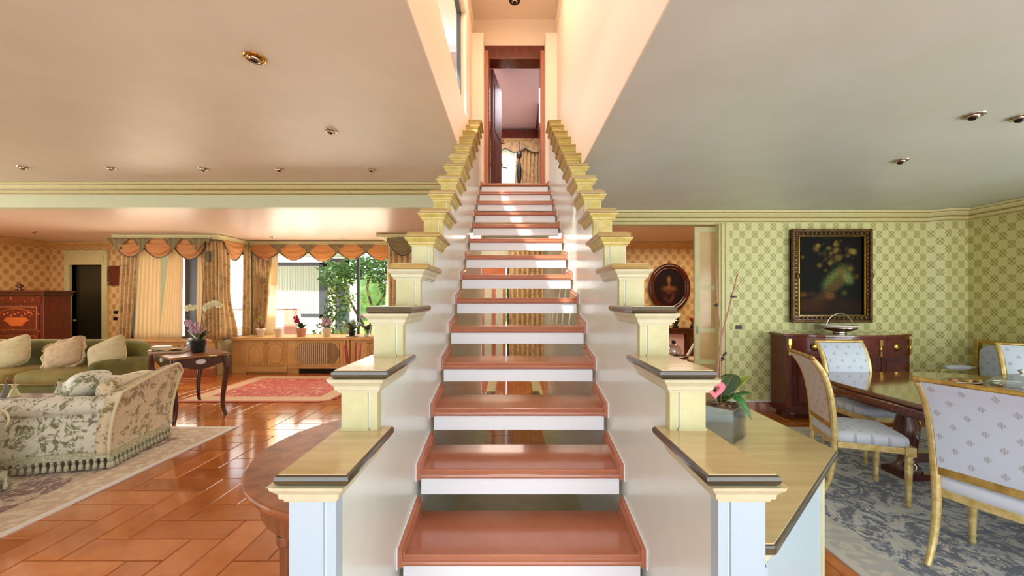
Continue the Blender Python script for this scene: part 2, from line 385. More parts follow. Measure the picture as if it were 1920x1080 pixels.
# ------------------------------------------------------------------ floor: terracotta herringbone, every near tile its own part
floor = struct(box(-10.3, 6.3, -2.7, 8.6, -.12, -.005).build('floor', 'grout'))
def tile_mesh(lx, ly, k):
    b = MB(); g = .0035; h = .004
    x0, x1, y0, y1 = -lx/2+g, lx/2-g, -ly/2+g, ly/2-g
    v = [(x0, y0, -.006), (x1, y0, -.006), (x1, y1, -.006), (x0, y1, -.006), (x0, y0, -h), (x1, y0, -h), (x1, y1, -h), (x0, y1, -h),
         (x0+h, y0+h, 0), (x1-h, y0+h, 0), (x1-h, y1-h, 0), (x0+h, y1-h, 0)]
    f = [(0, 1, 5, 4), (1, 2, 6, 5), (2, 3, 7, 6), (3, 0, 4, 7), (4, 5, 9, 8), (5, 6, 10, 9), (6, 7, 11, 10), (7, 4, 8, 11), (8, 9, 10, 11)]
    b.add(v, f); return b
w = .2; T = []
for i in range(-52, 33):
    for j in range(-14, 44):
        k = (i-j) % 6
        if k == 0: T.append((i*w+1.5*w, j*w+.5*w, 0))
        if k == 5: T.append((i*w+.5*w, j*w+1.5*w, 1))
def shown(x, y):
    if y < 1.9: return False
    u = 960+x/y*720; v = 560+1.5/y*720
    if not (-60 < u < 1990 and v < 1120): return False
    if 640-40/y*2 < u < 1330: return False
    if x > 1.95 and y < 4.4: return False
    if x < -3.3 and y < 4.4: return False
    if -.6 < x < .7: return False
    if x > .5 and u < 1540: return False
    return True
T.sort(key=lambda q: (not shown(q[0], q[1]), q[1]))
tm = {(o, k): (tile_mesh(.6, .2, k) if o == 0 else tile_mesh(.2, .6, k)).mesh('tile', 'tile%d' % k) for o in (0, 1) for k in range(4)}
nt_ = 0; rest = MB()
for x, y, o in T:
    if nt_ < 296 and shown(x, y):
        q = bpy.data.objects.new('tile', tm[(o, random.randrange(4))]); C.objects.link(q); q.parent = floor
        q.location = (x, y, random.uniform(-.0005, .0005)); q.rotation_euler = (random.uniform(-.0012, .0012), random.uniform(-.0012, .0012), 0); nt_ += 1
    else:
        b = tile_mesh(.6, .2, 0) if o == 0 else tile_mesh(.2, .6, 0)
        rest.add([(a+x, b_+y, c_) for a, b_, c_ in b.v], b.f)
r_ = rest.build('tile', 'tile1', floor); r_['kind'] = 'stuff'

# ------------------------------------------------------------------ ceilings and walls
struct(box(-10.3, -.548, -2.7, 5.18, ZL, ZL+.2).build('ceiling', 'ceil'))
struct(box(.616, 6.3, -2.7, 5.14, ZR, ZR+.2).build('ceiling', 'ceil_r'))
struct(box(-10.3, 6.3, 5.2, 9.0, ZB, ZB+.2).build('ceiling', 'ceil_b'))
struct(box(-.56, .63, -2.7, .78, ZL, ZL+.2).build('ceiling', 'ceil'))
struct(box(-1.2, 1.2, .7, 5.75, 5.47, 5.6).build('ceiling', 'shaft'))
struct(MB().prism([(-10.3, -2.7), (-10.15, -2.7), (-10.15, -.2), (-10.3, -.2)], 'z', 0, ZL).box(-10.3, -10.15, 4.6, 9.0, 0, ZL).box(-10.3, -10.15, -.2, 4.6, 0, .4).box(-10.3, -10.15, -.2, 4.6, 2.5, ZL).build('wall_left', 'paper_far_y'))
# wall behind the camera with its wide glazed opening
struct(MB().box(-10.3, -3.2, -2.7, -2.55, 0, ZL).box(4.3, 6.3, -2.7, -2.55, 0, ZL).box(-3.2, 4.3, -2.7, -2.55, 2.55, ZL).build('wall_back', 'ceil'))
struct(MB().box(-10.15, -.527, 5.16, 5.3, ZB-.003, 3.0).build('wall_beam_left', plain('beam_pale_green', c(214, 220, 186), .4)))
# dining-room wall with wallpaper, opening to the left of it
wf = struct(MB().box(2.86, 5.51, 5.12, 5.28, 0, 3.2).prism([(5.51, 5.12), (5.66, 5.0), (6.1, 5.0), (6.1, 5.28), (5.51, 5.28)], 'z', 0, 3.2).build('wall_front', 'paper'))
struct(box(.6, 2.86, 5.12, 5.28, 2.49, 3.2).build('wall_header', 'cream'))
struct(MB().box(5.94, 6.1, 2.6, 5.0, 0, ZR).box(5.94, 6.1, -2.7, 2.6, 0, .4).box(5.94, 6.1, -2.7, 2.6, 2.4, ZR).box(5.94, 6.1, -2.7, -1.6, .4, 2.4).build('wall_right', 'paper_y'))
# cornices
def sweep(path, prof, out=1):
    """profile (d, z) carried along a plan path, d pushed to the left of the walking direction"""
    b = MB(); n = len(path); ring = []
    for i, p in enumerate(path):
        d0 = Vector(path[i])-Vector(path[i-1]) if i else None; d1 = Vector(path[i+1])-Vector(path[i]) if i < n-1 else None
        if d0 is None: d0 = d1
        if d1 is None: d1 = d0
        n0 = Vector((-d0.y, d0.x)).normalized(); n1 = Vector((-d1.y, d1.x)).normalized(); q = (n0+n1).normalized(); k = 1/max(.3, q.dot(n0))
        ring.append([(p[0]+q.x*k*d*out, p[1]+q.y*k*d*out, z) for d, z in prof])
    M_ = len(prof); v = [a for r in ring for a in r]; f = []
    for i in range(n-1):
        for j in range(M_):
            a, b_, c_, d_ = i*M_+j, i*M_+(j+1) % M_, (i+1)*M_+(j+1) % M_, (i+1)*M_+j
            f.append((a, b_, c_, d_) if out > 0 else (d_, c_, b_, a))
    f += [tuple(range(M_)), tuple(range((n-1)*M_, n*M_))[::-1]]
    b.add(v, f); return b
def corn(z, h, d=.1): return [(-.02, z-h), (.012, z-h), (.016, z-h*.88), (.03, z-h*.86), (.03, z-h*.72), (d*.5, z-h*.55), (d*.8, z-h*.3), (d*.82, z-h*.22), (d, z-h*.2), (d, z-.004), (-.02, z-.004)]
struct(sweep([(-.56, 5.16), (-10.15, 5.16)], corn(ZL, .15, .11)).build('trim_1', 'cornice'))
struct(sweep([(5.94, 2.0), (5.94, 5.0), (5.66, 5.0), (5.51, 5.12), (.61, 5.12)], corn(ZR, .145, .11)).build('trim_2', 'cornice'))
struct(sweep([(4.6, 8.38), (1.3, 8.38)], corn(ZB, .15, .12)).build('trim_3', 'cab_wood'))
struct(sweep([(-7.6, 8.43), (-10.15, 8.43), (-10.15, 5.3)], corn(ZB, .12, .12)).build('trim_4', 'cab_wood'))
def lines(nm, path, z, h, d, out=1):
    q = bpy.data.objects[nm]
    for f0, f1, dd in ((.60, .66, d*.56), (.20, .25, d*.86), (.92, .97, .016)):
        sweep(path, [(-.01, z-h*f1), (dd+.006, z-h*f1), (dd+.008, z-h*(f0+f1)/2), (dd+.006, z-h*f0), (-.01, z-h*f0)], out).build('gilt_line', 'nose_gold', q)
lines('trim_1', [(-.56, 5.16), (-10.15, 5.16)], ZL, .15, .11)
lines('trim_2', [(5.94, 2.0), (5.94, 5.0), (5.66, 5.0), (5.51, 5.12), (.61, 5.12)], ZR, .145, .11)
# baseboards
struct(MB().box(2.87, 5.5, 5.1, 5.12, 0, .13).build('baseboard_front', 'terra'))
struct(MB().box(2.87, 5.5, 5.095, 5.12, .13, .145).build('baseboard_cap', 'white'))
struct(box(-10.15, -9.75, 8.41, 8.43, 0, .13).build('baseboard_left', 'terra'))

# ------------------------------------------------------------------ stair walls with stepped tops, cappings, mouldings and pilaster panels
ZC, HC0 = .880, 1.0957
TOP = 5.2
def stair_wall(side):
    xi = XL if side < 0 else XR; xo = xi+side*.108
    yf = ZC+.028
    pts = [(yf, 0)]
    for k in range(15):
        y = yf+RUN*k; pts += [(y, HC0-.05+RISE*k)]
        pts += [(yf+RUN*(k+1) if k < 14 else TOP, HC0-.05+RISE*k)]
    pts.append((TOP, 0)); 
    q = []
    for p in pts:
        if not q or (abs(p[0]-q[-1][0])+abs(p[1]-q[-1][1])) > 1e-6: q.append(p)
    a, b = min(xi, xo), max(xi, xo)
    # caps carry the walking line; the wall itself is cut in columns so every face stays flat
    mb = MB().prism(q, 'x', a, b)
    w_ = struct(mb.build('wall_stair_left' if side < 0 else 'wall_stair_right', 'stairwall'))
    capm = {}
    for k in range(15):
        y0 = ZC+RUN*k; z = HC0+RISE*k; L = RUN+.062
        ci, co = xi-side*.038, xo+side*.013
        x0, x1 = min(ci, co), max(ci, co)
        far = k > 2
        # marble slab
        if 'cap' not in capm:
            capm['cap'] = MB().box(x0+.001, x1-.001, .005, L, -.02, 0).mesh('cap', 'marble')
            pr = [(-.01, -.002), (0, -.002), (.005, -.005), (.0065, -.013), (.004, -.022), (-.002, -.028), (-.01, -.028)]
            path = [(x1, L), (x1, .004), (x0, .004), (x0, L)]
            def ns(mt): return sweep(path, pr, 1).mesh('nosing', mt)
            capm['nd'] = ns('nose'); capm['ng'] = ns('nose_gold')
            mo = [(-.03, -.072), (.006, -.072), (.008, -.064), (.014, -.062), (.016, -.05), (.028, -.036), (.030, -.028), (.034, -.027), (-.03, -.027)]
            bx0, bx1 = min(xi, xo)-.001, max(xi, xo)+.001
            def mouldm(mt):
                p2 = [(bx1-.03, L-.01), (bx1-.03, .06), (bx0+.03, .06), (bx0+.03, L-.01)]
                # the moulding hugs the wall: offset back out by 3 cm
                return sweep([(bx1, L-.03), (bx1, .026), (bx0, .026), (bx0, L-.03)], [(d, zz) for d, zz in mo], 1 if True else -1).mesh('moulding', mt)
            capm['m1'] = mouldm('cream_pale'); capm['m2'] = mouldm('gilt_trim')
        cp = bpy.data.objects.new('cap', capm['cap']); C.objects.link(cp); cp.parent = w_; cp.location = (0, y0, z)
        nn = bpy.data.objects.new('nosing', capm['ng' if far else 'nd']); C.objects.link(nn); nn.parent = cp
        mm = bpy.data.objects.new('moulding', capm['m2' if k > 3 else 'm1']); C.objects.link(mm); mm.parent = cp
        # pilaster panel on the front of this pedestal
        yb = yf+RUN*k; zt = z-.072; zb = 0 if k == 0 else HC0+RISE*(k-1)
        pb = MB(); s0, s1 = (a+.004, b-.024) if side < 0 else (a+.024, b-.004)
        pb.box(s0, s1, yb-.008, yb+.004, zb, zt)
        if k: pb.box(s0-.003, s1+.003, yb-.011, yb, zb, zb+.006)
        s2 = (b-.018, b+.004) if side < 0 else (a-.004, a+.018)
        pb.box(s2[0], s2[1], yb-.004, yb+.03, zb, zt)
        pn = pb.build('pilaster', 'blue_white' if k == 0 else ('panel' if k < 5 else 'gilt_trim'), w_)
    return w_
stair_wall(-1); stair_wall(1)

# ------------------------------------------------------------------ the staircase: open treads, side skirts, half riser boards
st = thing('staircase', 'straight open staircase of glazed terracotta treads between stepped walls', 'staircase', (0, 0, 0))
TY0, TZ0, TH = 1.395, .566, .042
tp = [(.001, -.005), (.004, -.001), (.009, 0), (.014, -.001), (.017, -.006), (.022, -.0065), (RUN+.03, -.0065), (RUN+.03, -TH), (.016, -TH), (.002, -TH+.003), (-.006, -TH+.009), (-.008, -TH+.016), (-.006, -TH+.023), (.002, -.015), (.004, -.012), (.002, -.008)]
treadm = MB().prism([(a, b) for a, b in tp], 'x', XL+.02, XR-.02).mesh('tread', 'terra')
skp = [(-.006, -TH), (-.006, .026), (RUN+.0, .074), (RUN+.0, -TH)]
skq = [(.006, -TH), (.006, .012), (RUN+.0, .054), (RUN+.0, -TH)]
ske = [(-.012, -TH-.004), (-.012, .031), (RUN+.0, .080), (RUN+.0, -TH-.004)]
def skirt_mesh(side):
    x = XL+.001 if side < 0 else XR-.001
    q = MB().prism(skp, 'x', *sorted((x, x-side*.020))).prism(skq, 'x', *sorted((x, x-side*.027))); return q.mesh('skirt', 'terra'), MB().prism(ske, 'x', *sorted((x, x-side*.004))).mesh('edging', 'white')
sm_ = {s_: skirt_mesh(s_) for s_ in (-1, 1)}
riserm = box(XL+.02, XR-.02, .012, .03, -TH-.07, -TH).mesh('riser_board', 'white')
for k in range(-2, 14):
    y, z = TY0+RUN*k, TZ0+RISE*k
    if k < 13:
        o = bpy.data.objects.new('tread', treadm); C.objects.link(o); o.parent = st; o.location = (0, y, z)
    else:
        MB().prism([(0, -.003), (.006, 0), (5.42-y, 0), (5.42-y, -TH), (.004, -TH+.004), (-.004, -TH+.012)], 'x', XL+.02, XR-.02).build('landing', 'terra', st, (0, y, z))
    for s_ in (-1, 1):
        o = bpy.data.objects.new('skirt', sm_[s_][0]); C.objects.link(o); o.parent = st; o.location = (0, y, z)
        e = bpy.data.objects.new('edging', sm_[s_][1]); C.objects.link(e); e.parent = o
    o = bpy.data.objects.new('riser_board', riserm); C.objects.link(o); o.parent = st; o.location = (0, y, z)

# ------------------------------------------------------------------ the shaft above the stairs
wl = MB().box(-.548, -.54, .8, 5.2, ZL-.001, ZL+.2).box(-.66, -.54, .8, 5.45, ZL+.2, 3.645).box(-.66, -.54, 4.52, 5.45, 3.645, 5.47).box(-.66, -.54, .8, 4.52, 4.86, 5.47)
struct(wl.build('wall_shaft_left', 'shaft'))
struct(MB().box(.608, .616, .8, 5.14, ZR-.001, ZR+.2).box(.608, .72, .8, 5.45, ZR+.2, 5.47).build('wall_shaft_right', 'shaft'))
struct(box(-.54, .608, .68, .8, ZL-.003, 5.47).build('wall_shaft_back', 'shaft'))
# the end wall with the doorway, and the two jamb piers that narrow the shaft
struct(MB().box(-.54, -.385, 5.2, 5.6, 3.0, 5.10).box(.455, .608, 5.2, 5.6, 3.0, 5.10).box(-.54, .608, 5.45, 5.6, 5.06, 5.47).build('wall_shaft_end', 'shaft'))
struct(box(-.54, .608, 5.2, 5.6, 2.73, 2.96).build('trim_5', 'shaft'))
struct(sweep([(-.54, 5.44), (-.54, .85)], [(-.01, 5.16), (.02, 5.16), (.03, 5.2), (.03, 5.24), (.06, 5.28), (.06, 5.31), (-.01, 5.31)], -1).build('trim_6', 'shaft'))
struct(sweep([(.608, 5.44), (.608, .85)], [(-.01, 5.16), (.02, 5.16), (.03, 5.2), (.03, 5.24), (.06, 5.28), (.06, 5.31), (-.01, 5.31)], 1).build('trim_7', 'shaft'))
# interior window in the left side of the shaft
wn1 = sroot('window_1')
MB().box(-.64, -.60, 4.44, 4.52, 3.66, 4.86).box(-.64, -.60, .8, 4.52, 4.80, 4.86).box(-.64, -.60, .8, 4.52, 3.645, 3.68).box(-.64, -.60, 2.6, 2.66, 3.66, 4.86).build('window_frame', 'ext_frame', wn1)
box(-.625, -.615, .8, 4.46, 3.67, 4.82).build('pane', 'glass', wn1)
struct(box(-3.2, -3.1, .5, 7, 3.3, 7).build('wall_upper_hall', 'white_ext'))
# doorway at the top: red-brown casing and open leaf
d1 = sroot('door_1')
MB().box(-.385, -.318, 5.40, 5.62, 3.0, 4.87).box(.394, .456, 5.40, 5.62, 3.0, 4.87).box(-.385, .456, 5.40, 5.62, 4.87, 5.06).build('door_frame', 'red_wood', d1)
MB().box(.40, .456, 5.385, 5.40, 3.0, 4.98).box(-.385, -.33, 5.385, 5.40, 3.0, 4.98).build('casing', 'terra_edge', d1)
lf = MB().box(0, .04, 0, .66, 0, 1.86).box(.04, .048, .1, .56, .2, .85).box(.04, .048, .1, .56, 1.0, 1.7).build('door_leaf', 'oak_door', d1, (-.315, 5.64, 3.01), (0, 0, -.16))
MB().tube([(.05, .58, 1.0), (.10, .58, 1.0), (.10, .48, 1.0)], .009).build('door_handle', 'brass', lf)
# room beyond the upper door
struct(box(-2.2, 2.2, 5.6, 8.6, 2.95, 3.0).build('floor_upper', 'tile1'))
struct(box(-2.2, 2.2, 5.6, 8.6, 5.10, 5.2).build('ceiling_upper', 'lilac'))
struct(MB().box(-2.2, 2.2, 8.2, 8.35, 3.0, 3.3).box(-2.2, -.24, 8.2, 8.35, 3.3, 5.1).box(.1, 2.2, 8.2, 8.35, 3.3, 5.1).box(-.24, .1, 8.2, 8.35, 4.75, 5.1).build('wall_upper_front', 'paper_far'))
struct(MB().box(-2.3, -2.2, 5.6, 8.6, 2.95, 5.2).box(2.2, 2.3, 5.6, 8.6, 2.95, 5.2).build('wall_upper_side', 'lilac'))
struct(box(-.8, .8, 8.08, 8.2, 4.87, 5.06).build('trim_8', 'red_wood'))

# ------------------------------------------------------------------ lower back walls and bay
def rects_wall(name, mt, rects): 
    b = MB()
    for r in rects: b.box(*r)
    return struct(b.build(name, mt))
rects_wall('wall_far_left', 'paper_far', [(-10.15, -9.66, 8.43, 8.6, 0, ZB), (-8.96, -7.57, 8.43, 8.6, 0, ZB), (-9.66, -8.96, 8.43, 8.6, 2.24, ZB)])
d2 = sroot('door_2')
MB().box(-9.78, -9.66, 8.38, 8.59, 0, 2.24).box(-8.96, -8.84, 8.38, 8.6, 0, 2.24).box(-9.78, -8.84, 8.38, 8.6, 2.24, 2.50).box(-9.80, -8.82, 8.35, 8.42, 2.50, 2.55).box(-9.72, -8.90, 8.365, 8.39, 2.30, 2.46).build('door_frame', 'cornice', d2)
lf = MB().box(-9.655, -8.965, 8.5, 8.54, 0, 2.235).box(-9.56, -9.06, 8.485, 8.5, .2, .85).box(-9.56, -9.06, 8.485, 8.5, 1.0, 2.05).build('door_leaf', 'green_dark', d2)
MB().lathe([(0, 0), (.02, 0), (.025, .02), (.012, .04), (.03, .05), (.03, .07), (0, .08)], n=10).xf(Matrix.Translation((-9.6, 8.485, 1.02)) @ Matrix.Rotation(PI/2, 4, 'X')).build('door_knob', 'silver', lf)
SZ = .72
rects_wall('wall_bay', 'cream', [(-7.5, -5.9, 7.5, 7.62, 0, SZ-.05), (-5.9, -5.74, 7.5, 7.62, 0, ZB), (-7.62, -7.5, 7.5, 8.43, 0, ZB), (-7.5, -5.9, 7.5, 7.62, 2.5, ZB),
    (-5.87, -5.79, 7.62, 8.43, 0, SZ-.05), (-5.87, -5.79, 7.62, 8.43, 2.5, ZB), (-5.9, -5.74, 8.43, 8.55, 0, ZB),
    (-5.74, -2.42, 8.43, 8.55, 0, SZ-.05), (-5.74, -2.42, 8.43, 8.55, 2.55, ZB), (-2.42, -2.3, 7.5, 8.55, 0, ZB)])
struct(MB().box(-7.62, -5.75, 7.36, 7.62, SZ-.05, SZ).build('window_sill', 'cab_wood'))
rects_wall('wall_far_middle', 'cream_pale', [(-2.3, -1.62, 7.5, 7.62, 0, ZB), (-1.62, 1.3, 7.5, 7.62, 2.2, ZB), (.62, 1.3, 7.5, 7.62, 0, 2.2), (1.18, 1.3, 7.62, 8.4, 0, ZB)])
rects_wall('wall_far_right', 'paper_far', [(1.18, 6.3, 8.38, 8.55, 0, ZB)])
rects_wall('wall_side_right', 'paper_far_y', [(6.1, 6.3, 5.28, 8.4, 0, ZB)])
def window(name, x0, x1, y, z0, z1, muls=(), along='x', fr=.05):
    r = sroot(name); b = MB()
    def B(a0, a1, z0_, z1_, t=.03):
        if along == 'x': b.box(a0, a1, y-t, y+t, z0_, z1_)
        else: b.box(y-t, y+t, a0, a1, z0_, z1_)
    B(x0, x0+fr, z0, z1); B(x1-fr, x1, z0, z1); B(x0+fr, x1-fr, z0, z0+fr*.8); B(x0+fr, x1-fr, z1-fr, z1)
    for q in muls: B(q[0], q[1], z0+fr*.8, z1-fr)
    b.build('window_frame', 'ext_frame', r)
    p = MB(); (p.box(x0+fr, x1-fr, y-.004, y+.004, z0+fr*.8, z1-fr) if along == 'x' else p.box(y-.004, y+.004, x0+fr, x1-fr, z0+fr*.8, z1-fr))
    p.build('pane', 'glass', r); return r
window('window_2', -7.5, -5.9, 7.57, SZ, 2.5, ((-6.42, -6.18),))
window('window_3', 7.62, 8.43, -5.83, SZ-.05, 2.5, (), 'y')
window('window_4', -5.74, -2.42, 8.49, SZ-.05, 2.55, ((-3.42, -3.37),))
window('window_5', -1.62, .62, 7.57, 0, 2.2, ((-.92, -.84), (-.1, 0)))
d4 = sroot('door_4')
q = MB().box(-.60, -.12, 7.50, 7.535, 0, 2.15).build('door_leaf', 'orange_floor', d4)
MB().box(-.54, -.40, 7.49, 7.50, .3, .9).box(-.32, -.18, 7.49, 7.50, .3, .9).box(-.54, -.40, 7.49, 7.50, 1.0, 1.9).box(-.32, -.18, 7.49, 7.50, 1.0, 1.9).build('door_field', 'cream_pale', q)
# casing and sliding door at the opening into the far room
d3 = sroot('door_3')
MB().box(2.74, 2.86, 5.08, 5.3, 0, 2.49).box(2.765, 2.80, 5.06, 5.08, 0, 2.49).box(2.82, 2.87, 5.065, 5.08, 0, 2.49).build('casing', 'cornice', d3)
sl = MB().box(2.46, 2.53, 5.17, 5.21, 0, 2.47)
for zz in (.02, .62, 1.04, 1.62, 2.40): sl.box(2.53, 2.74, 5.175, 5.205, zz, zz+(.06 if zz < 2.3 else .07))
sl.build('door_rail', 'cream', d3)
for z0, z1 in ((.08, .62), (.68, 1.04), (1.10, 1.62), (1.68, 2.40)):
    box(2.53, 2.74, 5.185, 5.192, z0, z1).build('pane', 'door_panel', d3)
MB().box(2.482, 2.506, 5.165, 5.17, 1.02, 1.13).build('finger_pull', 'nose', d3)
# cream marble borders on the floor under the stairs
struct(MB().box(XL, -.27, 3.1, 7.4, 0, .012).box(.34, XR, 3.1, 7.4, 0, .012).box(-.27, .34, 2.5, 3.3, 0, .012).box(XL, XR, 2.0, 3.1, 0, .008).build('trim_9', 'panel'))
for x in (-.40, .30):
    f_ = struct(MB().box(x, x+.13, 5.5, 6.1, .014, .03).build('trim_10' if x < 0 else 'trim_11', 'nose'))

# ------------------------------------------------------------------ outdoors
struct(box(-40, 30, 8.7, 60, -.5, -.25).build('ground', 'grass'))
struct(box(-14, 3, 8.62, 13.0, -.25, -.12).build('terrace', 'terrace'))
def ext_building():
    t = thing('house_wing', 'white house wing with grey framed windows seen through the bay window', 'building', (-7.0, 12.2, -.12))
    MB().box(-7, 1.0, 0, .2, 0, 1.04).box(-7, -1.15, 0, .2, 2.78, 3.2).box(-7, -1.1, 0, .2, 1.04, 2.78).box(.98, 1.0, 0, 3, 0, 3.2).build('wall', 'white_ext', t)
    f = MB().box(-1.1, -1.02, -.03, .1, 1.04, 2.78).box(.9, 1.02, -.03, .1, 1.04, 2.78).box(-1.1, 1.0, -.03, .1, 1.04, 1.12).box(-1.1, 1.0, -.03, .1, 2.7, 2.78).build('window', 'ext_frame', t)
    box(-1.02, .9, .0, .02, 1.12, 2.7).build('pane', 'glass_dark', f)
    g = MB(); cur(g, -1.0, .88, -.01, 1.14, 2.66, 22, .012); g.build('net_curtain', 'ext_curtain', f)
    g = MB().box(1.02, 1.14, -.03, .1, 0, 2.9).box(1.72, 1.80, -.03, .1, 0, 2.9).box(1.0, 1.80, -.03, .1, 2.55, 2.9).box(1.45, 1.52, -.03, .1, 0, 2.55).build('glazed_door', 'ext_frame', t)
    box(1.14, 1.72, .02, .04, 0, 2.55).build('pane', 'glass_dark', g)
    h = MB(); cur(h, 1.15, 1.40, -.01, .02, 2.5, 5, .02); h.build('net_curtain', 'ext_curtain', g)
    MB().prism([(-7.2, 3.2), (2.0, 2.95), (2.0, 3.1), (-7.2, 3.9)], 'y', -1.0, .4).build('eaves', 'white_ext', t)
def cur(b, x0, x1, y, z0, z1, n, amp, y1=None):
    y1 = y if y1 is None else y1; L = math.hypot(x1-x0, y1-y); nx, ny = -(y1-y)/L, (x1-x0)/L
    def fn(u, v):
        a = amp*math.sin(u*n*2*PI)*(1-.15*v)
        return (x0+(x1-x0)*u+nx*a, y+(y1-y)*u+ny*a, z0+(z1-z0)*v)
    return b.grid(fn, n*8, 6)
ext_building()
tag(MB().box(-9.6, -6.10, 10.9, 11.1, -.12, 1.22).box(-9.7, -6.02, 10.85, 11.15, 1.22, 1.28).build('terrace_wall', 'white_ext'), 'low white and pink rendered terrace wall outside the bay window', 'wall')
box(-6.46, -6.10, 10.885, 10.9, .3, 1.215).build('pink_panel', 'pink_wall', bpy.data.objects['terrace_wall'])
def blob(b, cx, cy, cz, rx, ry, rz, n, size):
    for _ in range(n):
        while True:
            p = Vector((random.uniform(-1, 1), random.uniform(-1, 1), random.uniform(-1, 1)))
            if .25 < p.length < 1: break
        q = Vector((cx+p.x*rx, cy+p.y*ry, cz+p.z*rz)); s_ = size*random.uniform(.6, 1.3)
        d = Vector((random.gauss(0, 1), random.gauss(0, 1), random.gauss(-.4, .8))).normalized(); e = d.cross(Vector((random.gauss(0, 1), random.gauss(0, 1), random.gauss(0, 1)))).normalized()
        v = [q, q+d*s_*.5+e*s_*.22, q+d*s_, q+d*s_*.5-e*s_*.22]; b.add(v, [(0, 1, 2, 3)])
    return b
tr = thing('garden_tree', 'leafy green tree standing on the lawn beyond the bay window', 'tree', (-3.9, 10.2, -.25))
MB().tube([(.15, 0, 0), (.1, 0, .8), (.2, .05, 1.4), (.05, 0, 2.0), (.1, .1, 2.6)], [.06, .05, .04, .035, .03]).tube([(.2, .05, 1.4), (.5, .1, 1.9), (.7, 0, 2.5)], [.03, .025, .02]).tube([(.1, 0, .8), (-.3, 0, 1.5), (-.7, .1, 2.2)], [.04, .03, .02]).build('trunk', 'bark', tr)
fo = MB()
for a in [(-.75, 0, 2.35, .45, .4, .45, 520), (-.2, .1, 2.6, .5, .4, .35, 520), (.4, 0, 2.55, .5, .4, .4, 520), (.75, 0, 2.2, .35, .3, .5, 380), (-.75, 0, 1.6, .35, .3, .5, 260), (-.9, 0, .9, .45, .35, .5, 260), (.65, 0, 1.4, .2, .2, .35, 90)]: blob(fo, *a[:6], a[6], .13)
f_ = fo.build('foliage', 'leaf', tr); f_['kind'] = 'stuff'
fo = MB()
for a in [(-.5, -.2, 1.9, .4, .2, .5, 110), (-.3, -.2, .7, .5, .2, .4, 130), (.3, -.2, 1.9, .5, .2, .5, 80)]: blob(fo, *a[:6], a[6], .11)
f_ = fo.build('foliage', 'leaf_lime', tr); f_['kind'] = 'stuff'
hb = thing('garden_hedge', 'distant line of blurred green trees beyond the lawn', 'hedge', (-10, 32, -.3))
hm = MB()
for i in range(26): hm.sup(-14+i*1.25+random.uniform(-.3, .3), random.uniform(-1, 1), random.uniform(.8, 1.6), 1.6, 1.2, random.uniform(1.4, 3.0), .9, .9, 14, 9)
f_ = hm.build('foliage', 'hedge', hb); f_['kind'] = 'stuff'
